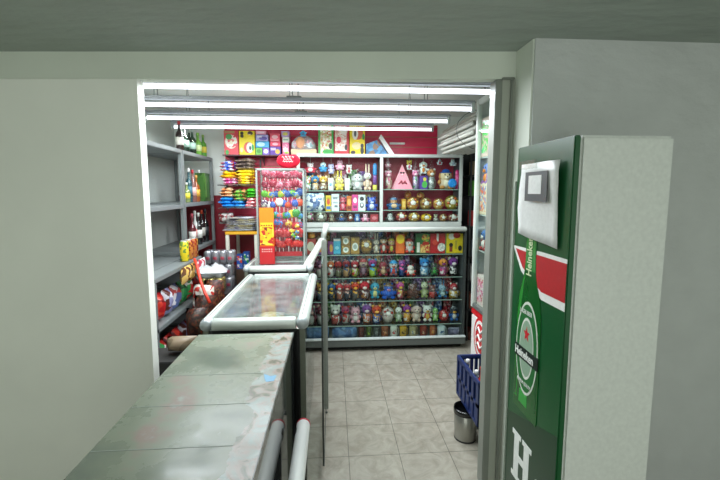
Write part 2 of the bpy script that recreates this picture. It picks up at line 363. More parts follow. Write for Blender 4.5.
def vitrine(name, label, X0, X1, Y0, Y1, zt, railr, depth=.1, full=True, olive=False):
    t = thing(name, label, 'display counter', ((X0+X1)/2, (Y0+Y1)/2, 0)); r = railr
    W = flat('c6ccc6', .3, .15, bs=4)
    zz = zt-r
    for x, nme in ((X0+r, 'side_rail'), (X1-r, 'side_rail')):
        m = MB(); m.lathe((x, 0, zz), [(r*.9, Y0+r), (r, Y0+r*1.2), (r, Y1-r*1.2), (r*.9, Y1-r)], W, 20, 'y')
        m.box(x-.006 if x > (X0+X1)/2 else x, x if x > (X0+X1)/2 else x+.006, Y0+r*2, Y1-r*2, zt-.002, zt+.001, ALUD)
        L(t, m).build(nme, t)
    for y in (Y0+r, Y1-r):
        m = MB(); m.lathe((0, y, zz), [(r*.9, X0+r*2), (r, X0+r*2.1), (r, X1-r*2.1), (r*.9, X1-r*2)], W, 20, 'x'); L(t, m).build('end_rail', t)
    for x in (X0+r, X1-r):
        for y in (Y0+r, Y1-r):
            m = MB(); m.ell((x, y, zz), (r*1.01, r*1.01, r*1.01), flat('a3aaab', .35, .2), 16, 10); L(t, m).build('corner_cap', t)
    L(t, MB().box(X0+r*1.6, X1-r*1.6, Y0+r*1.6, Y1-r*1.6, zt-.012, zt-.004, film('scuffed_glass', 'e6ece9', .03, .1, 1.4, .1))).build('top_glass', t)
    for x in (X0+r, X1-r):
        for y in (Y0+r, Y1-r):
            if x > (X0+X1)/2 and y > (Y0+Y1)/2: continue
            L(t, MB().box(x-.016, x+.016, y-.016, y+.016, 0, zz-r*.6, flat('6d7265', .4, .2), .004)).build('corner_post', t)
    L(t, MB().box(X1-r-.004, X1-r+.004, Y0+r*2, Y1-r*2, .1, zz-r, GLASS)).build('front_glass', t)
    L(t, MB().box(X0+r, X1-r, Y0+r-.006, Y0+r+.006, .05, zz-r, BLACK)).build('end_panel', t)
    for x in (X0+r*3.2, X1-r*3.2): L(t, MB().box(x-r*1.3, x+r*1.3, Y0+r*.1, Y0+r*1.2, zz-r*1.15, zz-r*.75, flat('1e2322', .6), .004)).build('rubber_foot', t)
    for k, z in enumerate((.3, .66)):
        L(t, MB().box(X0+r*2, X1-r*1.8, Y0+r*2, Y1-r*2, z-.008, z, flat('9ba39d', .3))).build('shelf', t)
    L(t, MB().box(X0+r*1.2, X1-r*1.2, Y0+r*1.2, Y1-r*1.2, .04, .08, flat('5b605c', .5))).build('base_board', t)
    L(t, MB().box(X0+r-.005, X0+r+.005, Y0+r*2, Y1-r*2, .08, zz-r, flat('7e8682', .5))).build('back_panel', t)
    for kk in (.3, .7):
        xx = X0+(X1-X0)*.5; 
    return t
p0 = at(198, 322, 2.17); p1 = at(308.5, 322, 2.17)
zB = at(250, 317.5, 2.2).z
vitrine('glass_counter', 'glass topped counter with thick white rails behind the nearest counter', p0.x, p1.x, 2.16, 3.42, zB, .037)
q0 = at(243, 268, 3.48); q1 = at(313, 268, 3.48); zC = at(275, 265.5, 3.48).z
CT = vitrine('glass_counter', 'farther glass counter carrying the clear lollipop case', q0.x, q1.x, 3.45, 3.98, zC, .03)
# goods lying inside the first glass counter
def rbag(name, label, cat, c, w, h, t, cols, ax='xy', rot=0, group=None, sc=40):
    m = MB(); m.pillow((0, 0, 0), w, h, t, printed(cols, sc), 7, ax, rot); o = m.build(name, loc=c); return tag(o, label, cat, group)
inb = [(.22, .2, 'white sheet of stickers', ['e6e6e2', 'c9c7c0', 'e0a0a8']), (.42, .7, 'pink and white sweet bag', ['d6a0a0', 'e8dcd8', 'b05a60']), (.2, .85, 'yellow and white sweet bag', ['d8cf9a', 'e8e6dc', 'b8b060']), (.42, .28, 'grey and brown sweet bag', ['8a7f78', 'a7a09a', '6c5a50'])]
for a, b, d, c in inb:
    rbag('sweet_bag', d+' lying under the glass of the white railed counter', 'bag', (p0.x+.04+a, 2.22+b*1.1, .66+.03), .2, .26, .05, c, group='bags inside the glass counter')
# sloping film-wrapped rail climbing from the far counter to the corner, with its upright
a = at(306.5, 267, 3.5); b = at(321.5, 241, 3.93); 
m = MB(); wp = flat('cdd2ca', .3, .1, bump=.5, bs=14)
pts = [a.lerp(b, k/9) for k in range(10)]; m.tube(pts, [.036+random.uniform(-.003, .003) for _ in pts], wp, 12)
t = CT; L(t, m).build('sloping_rail', t)
c = at(326.5, 224, 3.99); m = MB(); m.tube([at(323, 238, 3.95), c], .028, ALUW, 12); m.ell(at(323, 239.5, 3.95), .031, flat('9aa1a0', .4, .2)); L(t, m).build('rail_end', t)

# glass gate leaf with its metal post
g0 = at(325.8, 412, 2.89); X = g0.x
t = thing('glass_gate', 'narrow glass gate leaf with grey metal post and levelling foot', 'gate', (X, 2.89, 0))
ztop = at(325, 240, 2.89).z
L(t, MB().box(X-.021, X+.021, 2.87, 2.91, .035, ztop, flat('8b8f88', .35, .35), .006)).build('post', t)
m = MB(); m.lathe((X, 2.89, 0), [(.014, 0), (.014, .006), (.006, .01), (.006, .036)], DARK, 10); L(t, m).build('levelling_foot', t)
L(t, MB().box(X-.004, X+.004, 2.2, 2.868, .08, ztop-.06, GLASS)).build('glass_pane', t)
L(t, MB().box(X-.005, X+.005, 2.192, 2.2, .08, ztop-.06, flat('2b312c', .3))).build('pane_edge', t)
L(t, MB().box(X-.006, X+.006, 2.2, 2.868, .07, .085, flat('4e534d', .3))).build('bottom_channel', t)

# ------------------------------------------------------------------ back showcases
def showcase(label, X0, X1, Y0, Y1, z0, z1, shelves, fr, mullions=(), backc='3a3034', frm=ALUW, glassm=GLASS, kick=0, sfm=None):
    t = thing('glass_showcase', label, 'showcase', ((X0+X1)/2, (Y0+Y1)/2, z0))
    a = z0+kick
    B = lambda *q: L(t, MB().box(*q))
    B(X0, X1, Y0, Y0+.03, z1-fr, z1, frm, .006).build('top_frame', t)
    B(X0, X1, Y0, Y0+.03, a, a+fr*1.6, frm, .006).build('bottom_frame', t)
    for x in (X0, X1-fr): B(x, x+fr, Y0, Y0+.03, a+fr*1.6, z1-fr, sfm or frm, .004).build('side_frame', t)
    for x in mullions: B(x-fr*.5, x+fr*.5, Y0, Y0+.03, a+fr*1.6, z1-fr, frm, .004).build('mullion', t)
    B(X0, X1, Y1-.012, Y1, a, z1, flat(backc, .6)).build('back_panel', t)
    for x in (X0, X1-.01): B(x, x+.01, Y0+.03, Y1-.012, a, z1, flat('50565a', .4)).build('side_panel', t)
    B(X0+.01, X1-.01, Y0+.03, Y1-.012, a, a+fr*1.5, flat('80857f', .5)).build('floor_board', t)
    B(X0+.01, X1-.01, Y0+.03, Y1-.012, z1-.015, z1-.004, flat('8d938c', .5)).build('top_board', t)
    for xa, xb, z in shelves:
        s = B(xa, xb, Y0+.035, Y1-.014, z-.008, z, film('shelf_glass', 'eef6f2', .02, .05, 1.3)); s = s.build('shelf', t)
        L(t, MB().box(xa, xb, Y0+.033, Y0+.038, z-.008, z, flat('8fa39a', .3))).build('shelf_edge', t)
    B(X0+fr, X1-fr, Y0+.012, Y0+.016, a+fr*1.6, z1-fr, glassm).build('front_glass', t)
    if kick: B(X0+.02, X1-.02, Y0+.05, Y1-.02, z0, a, BLACK).build('plinth', t)
    return t
YLO = 4.06; YLI = 4.2                                # lower case front and where its goods stand
X0 = at(300, 290, YLO).x; X1 = at(465.5, 290, YLO).x
zk = at(395, 345.3, YLO).z; ztl = at(395, 227, YLO).z
rows_px = [254.4, 277.5, 300.5, 324.7]
zrow = [at(395, y, YLO+.035).z for y in rows_px]; zfl = zk+.04*1.5
low = showcase('wide low glass showcase with five rows of toys under silver bar', X0, X1, YLO, 4.55, 0, ztl-.02,
         [(X0+.012, X1-.012, z) for z in zrow], .028, (), '17181a', flat('b9c2be', .3, .3), kick=zk, sfm=flat('3a403f', .4, .3))
zfl = zk+.028*1.5
# bottom silver step
zs0, zs1 = at(395, 345.5, YLO-.02).z, at(395, 336.5, YLO-.02).z
L(low, MB().box(X0, X1+.005, YLO-.03, YLO-.001, zs0, zs1-.026, flat('5f6562', .4, .3), .006)).build('bottom_step', low)
L(low, MB().box(X0, X1+.005, YLO-.04, YLO-.001, zs1-.026, zs1-.005, flat('cfd8d6', .3, .2), .006)).build('bottom_bar', low)
bz = at(395, 229.4, YLO-.04).z; xb0 = at(327, 229, YLO-.04).x; xb1 = at(466.5, 229, YLO-.04).x
m = MB(); m.lathe((0, YLO-.035, bz), [(.018, xb0), (.026, xb0+.008), (.026, xb1-.012), (.016, xb1)], ALUW, 16, 'x'); L(low, m).build('top_bar', low)

YUP = 4.26; YUI = 4.39
U0 = at(297, 190, YUP).x; U1 = at(462.5, 190, YUP).x; uz0 = at(380, 226.3, YUP).z; uz1 = at(380, 154, YUP).z
um = at(381.5, 190, YUP).x
su = [at(340, 190.5, YUP+.035).z, at(340, 211.3, YUP+.035).z, at(420, 189.3, YUP+.035).z, at(420, 209.8, YUP+.035).z]
up = showcase('upper glass showcase with wide centre frame above the silver bar', U0, U1, YUP, 4.585, ztl-.02, uz1,
        [(U0+.012, um-.016, su[0]), (U0+.012, um-.016, su[1]), (um+.016, U1-.012, su[2]), (um+.016, U1-.012, su[3])], .034, (um,), 'b02844', flat('b4bab5', .4, .15, bs=8), kick=.0)
uf = ztl-.02+.034*1.5
L(up, MB().box(um-.006, um+.006, YUP+.03, 4.57, uf, uz1-.016, flat('6c5560', .5))).build('divider', up)

# ------------------------------------------------------------------ toys and gifts
FU = lambda h: flat(h, .85, 0, .2, .35, 120)
def plush(w, h, body, head=None, belly=None, ears='round', hat=None, accent=None, snout=None, name='plush_toy', label='', loc=(0, 0, 0), rz=0, group=None, d=None, wrap=False, cord=0):
    head = head or body; d = min(d or w*.8, .17)
    t = thing(name, label, 'toy', loc, rz, group)
    hh = h*(.82 if ears != 'long' else .7)
    bz, br = hh*.32, hh*.32
    MB().ell((0, 0, bz), (w*.41, d*.42, br), printed([body, body, accent or head, body], 42, .8, .4) if wrap else FU(body)).build('body', t)
    if belly: MB().ell((0, -d*.12, bz), (w*.3, d*.34, br*.78), FU(belly)).build('belly', t)
    hr = min(w*.46, hh*.31); hz = hh-hr*.92
    MB().ell((0, -d*.05, hz), (hr, min(hr, d*.42), hr*.92), FU(head)).build('head', t)
    sn = snout or belly or accent or head
    MB().ell((0, -d*.05-min(hr, d*.42)*.82, hz-hr*.25), (hr*.42, hr*.3, hr*.3), FU(sn)).build('snout', t)
    MB().ell((0, -d*.05-min(hr, d*.42)*.82-hr*.26, hz-hr*.16), (hr*.13, hr*.09, hr*.1), flat('141010', .2), 8, 6).build('nose', t)
    for s in (-1, 1):
        MB().ell((s*hr*.38, -d*.05-min(hr, d*.42)*.88, hz+hr*.18), (hr*.13, hr*.08, hr*.15), flat('0d0d0f', .15), 8, 6).build('eye', t)
        if ears == 'round': MB().ell((s*hr*.75, 0, hz+hr*.78), (hr*.34, hr*.16, hr*.34), FU(accent or head), 10, 6).build('ear', t)
        if ears == 'long': MB().ell((s*hr*.4, 0, hz+hr*.9+(h-hh)*.5), (hr*.2, hr*.12, (h-hh)*.5+hr*.35), FU(accent or head), 10, 8).build('ear', t)
        if ears == 'cat': MB().lathe((s*hr*.6, 0, hz+hr*.55), [(hr*.34, 0), (hr*.2, hr*.35), (.001, hr*.6)], FU(accent or head), 8).build('ear', t)
        if ears == 'flop': MB().ell((s*hr*.98, 0, hz-hr*.05), (hr*.22, hr*.2, hr*.6), FU(accent or head), 10, 8).build('ear', t)
        m = MB(); m.ell((s*w*.4, -d*.14, bz+br*.2), (w*.11, d*.17, br*.42), FU(accent or body), 10, 8); m.build('arm', t)
        m = MB(); m.ell((s*w*.25, -d*.28, hh*.1), (w*.17, d*.22, hh*.1), FU(accent or body), 10, 8); m.build('foot', t)
    if wrap:
        m = MB(); m.lathe((0, 0, 0), [(w*.4, 0), (w*.5, h*.3), (w*.5, h*.72), (w*.32, h*.95), (w*.08, h*1.0), (w*.2, h*1.05)], CELLO, 10)
        for v in m.v: v.y *= min(1, d*.62/(w*.5))
        m.build('cellophane', t)
    if cord: MB().tube([(0, 0, h*.8), (0, 0, h*.8+cord)], .0015, WHITE, 5).build('cord', t)
    if hat:
        m = MB(); m.lathe((0, -d*.05, hz+hr*.5), [(hr*.98, 0), (hr*.98, hr*.12), (hr*.72, hr*.14), (hr*.6, hr*.55), (hr*.05, hr*.7)], FU(hat), 14); m.build('hat', t)
    return t
def giftmug(w, h, mug, toy, accent, label, loc, rz=0, group=None, art=None, mh=.45, cello=True):
    t = thing('gift_mug', label, 'gift', loc, rz, group); r = w*.38; H_ = h*mh
    MB().lathe((0, 0, 0), [(r*.85, 0), (r, H_*.06), (r, H_*.97), (r*.93, H_), (r*.86, H_*.9), (r*.82, H_*.1)], printed([mug, mug, art or mug, accent], 38, .2, .4), 18).build('mug', t)
    m = MB(); m.tube([(r*.95, 0, H_*.8), (r*1.35, 0, H_*.75), (r*1.42, 0, H_*.45), (r*1.25, 0, H_*.22), (r*.95, 0, H_*.2)], r*.1, flat(mug, .2), 8); m.build('handle', t)
    if art: MB().ell((0, -r*.75, H_*.5), (r*.5, r*.3, H_*.3), printed([art, mug, accent], 90), 10, 8).build('printed_motif', t)
    hr = min(w*.5, (h-H_)*.47); hz = H_+hr*.9
    MB().ell((0, 0, hz), (hr, min(hr, .08), hr*.98), FU(toy)).build('plush_head', t)
    MB().ell((0, -min(hr, .08)*.85, hz-hr*.25), (hr*.45, hr*.3, hr*.35), FU(accent)).build('plush_snout', t)
    for s in (-1, 1):
        MB().ell((s*hr*.38, -min(hr, .08)*.93, hz+hr*.2), (hr*.14, hr*.08, hr*.15), flat('0d0d0f', .15), 8, 6).build('eye', t)
        MB().ell((s*hr*.72, 0, hz+hr*.78), (hr*.3, hr*.15, hr*.32), FU(accent), 10, 6).build('ear', t)
    if cello:
        m = MB(); m.lathe((0, 0, 0), [(r*1.05, .0), (w*.46, H_*.6), (w*.47, h*.7), (w*.2, h*.95), (w*.05, h*.99), (w*.25, h*1.06)], CELLO, 9); m.build('cellophane', t)
    return t
def mug(w, h, c, art, label, loc, group=None, side=1):
    t = thing('mug', label, 'mug', loc, 0, group); r = w*.4
    MB().lathe((-side*w*.06, 0, 0), [(r*.88, 0), (r, h*.06), (r, h*.97), (r*.94, h), (r*.86, h*.93), (r*.8, h*.1)], flat(c, .2), 20).build('cup', t)
    m = MB(); o = -side*w*.06; m.tube([(o+side*r*.95, 0, h*.82), (o+side*r*1.3, 0, h*.78), (o+side*r*1.38, 0, h*.5), (o+side*r*1.25, 0, h*.24), (o+side*r*.95, 0, h*.2)], r*.11, flat(c, .2), 8); m.build('handle', t)
    MB().ell((o, -r*.72, h*.5), (r*.6, r*.32, h*.33), printed(art, 80), 12, 8).build('printed_motif', t)
    return t
def basket(w, h, base, candy, label, loc, group=None, film_=True, disc='f1ece0'):
    t = thing('gift_basket', label, 'gift', loc, 0, group); d = min(w*.8, .16)
    m = MB(); m.lathe((0, 0, 0), [(w*.25, 0), (w*.42, h*.2), (w*.46, h*.34), (w*.43, h*.36)], flat(base, .5, bump=.4), 14)
    for v in m.v: v.y *= d/w
    m.build('basket', t)
    m = MB(); m.lathe((0, 0, h*.5), [(w*.38, -d*.25), (w*.47, -d*.12), (w*.49, 0), (w*.47, d*.12), (w*.38, d*.25)], flat(base, .35, .2), 18, 'y')
    sc_ = h/w
    for v in m.v: v.z = h*.5+(v.z-h*.5)*min(1, sc_)
    m.build('hoop', t)
    for k in range(8):
        a = k*PI/4+.2; MB().ell((w*.3*math.cos(a), -d*.28, h*.5+min(w, h)*.3*math.sin(a)), w*.1, flat(candy[k % len(candy)], .25, .15), 10, 8).build('chocolate', t)
    MB().lathe((0, -d*.36, h*.5), [(w*.17, -.006), (w*.19, -.003), (w*.19, .003)], flat(disc, .5), 14, 'y').build('card', t)
    if film_:
        m = MB(); m.ell((0, 0, h*.5), (w*.49, d*.5, h*.5), CELLO, 12, 8); m.build('cellophane', t)
    return t
def carton(w, h, d, c, shapes, label, loc, rz=0, group=None, name='carton', cat='box', tilt=0):
    t = thing(name, label, cat, loc, rz, group)
    b = MB().box(-w/2, w/2, -d/2, d/2, 0, h, flat(c, .4), .002).build('box_body', t)
    m = MB(); k = 0
    for sh in shapes:
        kind, cx, cz, rx, rz_, col = sh[:6]; off = .0012+k*.0006; k += 1
        mm = col if not isinstance(col, str) else flat(col, .4)
        if isinstance(col, tuple): mm = printed(list(col), 55)
        if kind == 'r': poly = [(cx-rx, cz-rz_), (cx+rx, cz-rz_), (cx+rx, cz+rz_), (cx-rx, cz+rz_)]
        elif kind == 't': poly = [(cx-rx, cz-rz_), (cx+rx, cz-rz_), (cx, cz+rz_)]
        else: poly = [(cx+rx*math.cos(q*PI/8), cz+rz_*math.sin(q*PI/8)) for q in range(16)]
        poly = [(a*w, b_*h) for a, b_ in poly]
        m.prism(poly, off, mm, (0, -d/2, 0))
    if m.v: m.build('front_print', t)
    return t
def put(px0, px1, yt, Y, zs):                          # foot point, width and height of a thing seen between two columns
    a = at(px0, yt, Y); b = at(px1, yt, Y); return Vector(((a.x+b.x)/2, Y, zs)), (b.x-a.x), max(.03, a.z-zs)

# kind, left, right, top, colours..., description
def lay(rows, Y, zs, suffix, group):
    for r in rows:
        k, x0, x1, yt = r[:4]; a = r[4:-1]; d = r[-1]
        p, w, h = put(x0, x1, yt, Y, zs+.0015); w *= 1.04; lab = d+' '+suffix
        kw = dict(label=lab, loc=p, group=group)
        if k == 'P':
            o = dict(zip(('body', 'head', 'belly', 'ears', 'hat', 'accent', 'snout'), a)); plush(w, h, wrap=True, **o, **kw)
        elif k == 'G': giftmug(w, h, a[0], a[1], a[2], art=(a[3] if len(a) > 3 else None), **kw)
        elif k == 'M': mug(w, h, a[0], a[1], **kw)
        elif k == 'B': basket(w, h, a[0], a[1], disc=(a[2] if len(a) > 2 else 'f1ece0'), **kw)
        elif k == 'C': carton(w, h, min(.12, max(.04, w)), a[0], a[1], **kw)
        elif k == 'S':                                 # soft wrapped bag of sweets
            m = MB(); m.pillow((0, 0, h*.5), w*.96, h, min(.09, w*.8), printed(a[0], a[1] if len(a) > 1 else 60), 8, 'xz'); tag(m.build('sweet_bag', loc=p), lab, 'bag', group)
TINT = [('crimson', ['a01c2c', 'c83444', '6a1420', 'd8a0a0']), ('violet', ['6a3a8a', '8a5aa8', '3c2050', 'c8a8d0']), ('gold', ['c8922c', 'e0b050', '7a5420', 'e8d8a0']), ('blue', ['2a5aa0', '4a80c8', '1a3460', 'a8c0d8']), ('green', ['3a7a3c', '6aa050', '1e4420', 'c0d0a0']), ('orange', ['c8642c', 'e08a4a', '7a3418', 'e8c8a0']), ('silver', ['a8a8ac', 'd0d0d4', '6a6a70', 'c85a6a']), ('rose', ['c85a84', 'e08aa8', '7a2c48', 'e8d0d8'])]
def backfill(rows, Y, zs, ztop, suffix, group):
    for i, (r, q) in enumerate(zip(rows[:-1], rows[1:])):
        if r[2] > q[1]+.5 or q[1]-r[2] > 2: continue
        nm_, cs = TINT[(i*5+len(rows)+int(zs*30)) % 8]
        a = at((r[1]+r[2])/2+.5, 250, Y).x; b = at((q[1]+q[2])/2-.5, 250, Y).x; h = (ztop-zs-.02)*(.9+.07*((i*7) % 3)/2); w = min(b-a, .13)
        m = MB(); m.pillow((0, 0, h*.5), w*.98, h, .05, printed(cs, 42), 8, 'xz', 0, .3)
        c_ = r[-1]; tag(m.build('wrapped_bundle', loc=((a+b)/2, Y, zs+.002)), (nm_+' wrapped bundle behind '+' '.join(c_.split(',')[0].split()[:8])+' '+suffix), 'gift', group)
G = 'D6A23C'.lower()
low1 = [
 ('C', 306, 316, 238, 'b8433c', [('e', 0, .5, .35, .3, 'e9dfc8')], 'red carton with cream oval'),
 ('C', 317, 327, 243, '7c4a8c', [('r', 0, .4, .35, .2, 'e08a3a')], 'violet carton with orange band'),
 ('C', 328, 333.2, 241, '7a2f6e', [('e', .1, .45, .3, .3, 'e3a236')], 'narrow purple carton with gold oval'),
 ('C', 333.6, 340.3, 238.5, '35a7c8', [('r', 0, .93, .48, .07, 'e9e9e4'), ('e', 0, .4, .3, .12, '8fd8ea')], 'cyan carton with white top label'),
 ('C', 350.8, 359, 236.5, '9a742e', [('e', 0, .42, .36, .24, 'e6e6dc'), ('e', 0, .42, .22, .14, 'a9b4ae'), ('e', -.2, .85, .15, .08, 'd7b04a')], 'tall gold carton with white round seal'),
 ('B', 360, 372.5, 236, '8a6420', ['d9a640', 'e6c063', 'b07a2a'], 'round gold chocolate gift in dark wrap'),
 ('P', 373.2, 379.5, 234, 'b9a78c', 'd6cab2', 'e6e0d0', 'long', None, None, 'cream long eared rabbit in clear wrap'),
 ('P', 380, 387.3, 234, '93402f', 'd8b28a', 'e6ded0', 'none', '3c3a34', 'b33a30', 'small snowman with dark hat and red scarf'),
 ('P', 387.8, 395, 236, '8a5a34', 'd9a58a', 'c8c043', 'round', 'b9b23c', 'a13a2c', 'brown toy with yellow cap'),
 ('C', 395.6, 403.8, 234, 'e0601e', [('e', 0, .75, .46, .24, 'f1c818'), ('e', .05, .3, .3, .18, 'e8742a')], 'orange carton with yellow star shape'),
 ('P', 404, 414.5, 236.5, 'e3ddcf', 'efe9dc', 'f2eee4', 'none', 'b5251f', 'cf4638', 'e08a3a', 'white owl toy with red cap'),
 ('C', 415.2, 428.6, 233, '2c5f33', [('e', .18, .78, .28, .2, ('d8b04c', 'b33a2a', '6c9a3c')), ('r', .15, .25, .33, .22, ('c98a4a', 'b52f22', 'd8b36a')), ('r', -.33, .3, .1, .25, 'dcd8cc'), ('r', .2, .5, .22, .07, 'b8281e')], 'green bakery gift carton with red centre'),
 ('C', 429.4, 444.6, 233, 'b21f24', [('r', .47, .5, .03, .5, '3a7a3c'), ('e', .2, .3, .24, .22, ('dcd5cf', 'b7b0ac', 'e8e4de')), ('r', -.05, .8, .06, .2, 'e2ded8'), ('e', -.2, .55, .16, .15, 'd64a3a')], 'big red and green carton with white toy picture'),
 ('C', 445.4, 461, 233, 'e2c31c', [('e', -.18, .85, .2, .16, 'ebe6da'), ('e', .12, .9, .22, .14, 'b3221c'), ('r', -.22, .25, .09, .18, '8e3a22'), ('r', .08, .42, .07, .22, 'b7a02a'), ('e', .33, .25, .12, .14, '26221c'), ('e', -.22, .42, .12, .1, '2a221e')], 'bright yellow carton with white bird picture'),
]
low2 = [
 ('G', 306, 314, 258, '4a4a52', 'a8443a', 'd9b06a', 'dark mug with rust toy'),
 ('G', 315, 326, 259, 'b9b4a6', '7b4a6a', 'c98aa0', 'cream mug with plum toy'),
 ('G', 327, 334, 257, 'c9c4bb', 'cf6a34', 'e0dcd0', 'c03a30', 'white mug with orange toy'),
 ('G', 334.6, 341.8, 258, '6b6a4c', 'a81f26', '5a2320', 'olive mug with crimson toy'),
 ('G', 342.3, 350, 257, 'b1885a', '8c1f28', '3c4a6a', 'tan mug with dark red toy'),
 ('G', 350.8, 358.5, 258, '9aa63a', '9c2a34', 'c9b8b2', 'c8372c', 'lime mug with brick red toy'),
 ('P', 359, 367.5, 256, '4c2f42', 'd0b6a0', '8a6a78', 'round', 'b01c22', '5a2630', 'pale doll with big red bonnet'),
 ('G', 368.3, 376.8, 257, '8fb02c', '8a2a6c', '3b8ac0', 'green mug with purple and blue toy'),
 ('P', 377.5, 388.5, 256, '5a3626', '8a1c2e', 'c7a27a', 'long', None, '7a1a2a', 'dark crimson reindeer toy'),
 ('P', 389, 397.8, 258, '2b8ec9', 'dfe0da', 'c2453c', 'none', '2f9ad4', '8b5a5a', 'white faced gnome with bright blue cap'),
 ('G', 398.6, 405, 256, '1f3f7a', '8e4a9a', 'd65a9a', 'navy mug with violet toy'),
 ('P', 405.4, 415.6, 263, 'd9cdb8', 'e6dccb', 'e8e0d2', 'round', None, 'b5302a', 'cream bear holding red heart'),
 ('G', 419.4, 429.3, 257, '5f8fae', '2f7fc4', '7ab6e0', 'e5e5e0', 'pale blue mug with blue owl toy'),
 ('P', 430, 438, 261, '1e3a22', '14241a', '3c9a3e', 'cat', None, '1f5a2a', 'black cat toy with green belly'),
 ('G', 439, 447.2, 256, 'c9407a', 'd6883a', '7c2a6a', 'e3ded6', 'pink mug with orange lion toy'),
 ('G', 448.6, 457.8, 256, '2a2a30', '7a3a8a', 'd8cfcf', 'e3ded6', 'black mug with purple and white toy'),
]
low3 = [
 ('G', 306, 315, 281, '8a8a90', '4a3a66', 'c84a4a', 'grey mug with indigo toy'),
 ('G', 316, 326, 282, '50606e', 'b4783a', 'e0c070', 'slate mug with amber toy'),
 ('G', 327.3, 335.2, 281, '1f2c3c', '2f5a8a', 'd8a832', 'midnight blue mug with blue and yellow toy'),
 ('G', 335.8, 343, 280, 'a2553c', 'cf2c34', 'dcd2c8', 'terracotta mug with red and white toy'),
 ('G', 343.5, 350.8, 281, '262a3c', 'b0323a', 'd6a89a', 'ink blue mug with red doll'),
 ('G', 351.2, 359.5, 280, '5b5550', 'c84026', 'e0a23c', 'taupe mug with flame coloured toy'),
 ('G', 360, 369.3, 280, '6a3440', 'c22a38', 'e0cfc8', 'b87a3a', 'maroon mug with red and white toy'),
 ('P', 370, 379.7, 279, '1f8ea6', '2497b4', 'd6cf82', 'none', None, '1b7c96', 'teal dinosaur toy with yellow belly'),
 ('P', 380.5, 396, 280.5, '1456b8', '1d62c4', '1a58b4', 'round', '6e5236', '1450a8', 'd98aa8', 'big blue monster toy with brown hat'),
 ('G', 396.6, 404.2, 279, 'b4485c', 'c2508c', 'dab04a', 'e0d4cc', 'rose mug with pink toy'),
 ('P', 405, 420, 280.5, '5a2a18', '5f2e1a', '4e2414', 'round', None, '4a2212', '7a4226', 'dark brown teddy bear'),
 ('P', 420.6, 428, 279, '9aa378', 'd0d2b0', 'b6bc90', 'cat', None, '8d9a5e', 'pale green goblin toy'),
 ('G', 428.4, 436.4, 284, 'b02a24', '6c3a34', 'a88a80', 'red mug with small brown toy'),
 ('P', 437, 447.4, 280, '3a5a4a', '7fa4b8', 'a8c2c0', 'long', None, '2e6a9a', 'blue and green rabbit toy'),
 ('G', 448, 459.4, 282, 'c9a23c', 'c42a34', 'e8e0d8', 'e6e2da', 'mustard mug with red and white toy'),
]
low4 = [
 ('G', 306, 315, 304, '8a4a4a', '5a5a60', 'c8b8a8', 'dusty red mug with grey toy'),
 ('G', 316, 328, 304, 'a8a8a0', '8a3a4a', 'd8a8a0', 'light grey mug with wine toy'),
 ('G', 330, 340.6, 304, 'a8382c', 'c3c0b6', 'e2ded4', 'brick mug with white toy'),
 ('G', 341.5, 349.4, 303, 'b8b4aa', '9a2f5a', 'c03a34', 'a03030', 'grey white mug with magenta toy'),
 ('P', 350, 360.6, 304, 'd6b2b0', 'e0a2ae', 'e8ddd6', 'cat', None, 'c9909c', 'pale pink cat toy in wrap'),
 ('G', 362, 371.3, 302, 'c8632a', '7c4a92', 'd8c4c8', 'e8dccc', 'orange mug with violet toy'),
 ('G', 372, 381, 304, '2e56a0', 'c4472e', 'e0a24a', 'cfd8e4', 'royal blue mug with tomato red toy'),
 ('B', 382, 394, 304, 'b7aaa0', ['b8342c', 'd9cfc8', '8e2c28'], 'round gift of red and white sweets'),
 ('P', 395, 402.2, 304, 'a7b29a', 'e2e4d6', 'c9d2bc', 'none', None, '7f9a6a', 'white and green ghost toy'),
 ('G', 402.8, 411, 302, 'd28a2e', '8a3a86', 'e0ac3c', 'e6e0d4', 'amber mug with purple toy'),
 ('P', 411.6, 421, 302, 'cbb4a0', 'd8bcae', 'd9cab8', 'flop', None, 'c0a892', 'pale beige long armed doll'),
 ('P', 422.6, 431.8, 302, 'b22a2a', 'e4e2dc', 'd6a83a', 'round', None, 'dedad0', 'white faced toy in red suit'),
 ('P', 432.3, 438.2, 306, '7fb45a', '94c86e', 'c9deb2', 'none', '6fae4c', None, 'green cone capped toy'),
 ('B', 438.8, 448.6, 309, 'a3231f', ['cf2c26', 'b01d1c', 'e0b0a8'], 'bright red heart shaped sweets gift'),
 ('P', 449.2, 458.6, 303, '1f4f8e', '27303c', 'd8d6cc', 'none', None, '2a62a4', 'e6a52a', 'blue penguin toy with yellow beak'),
]
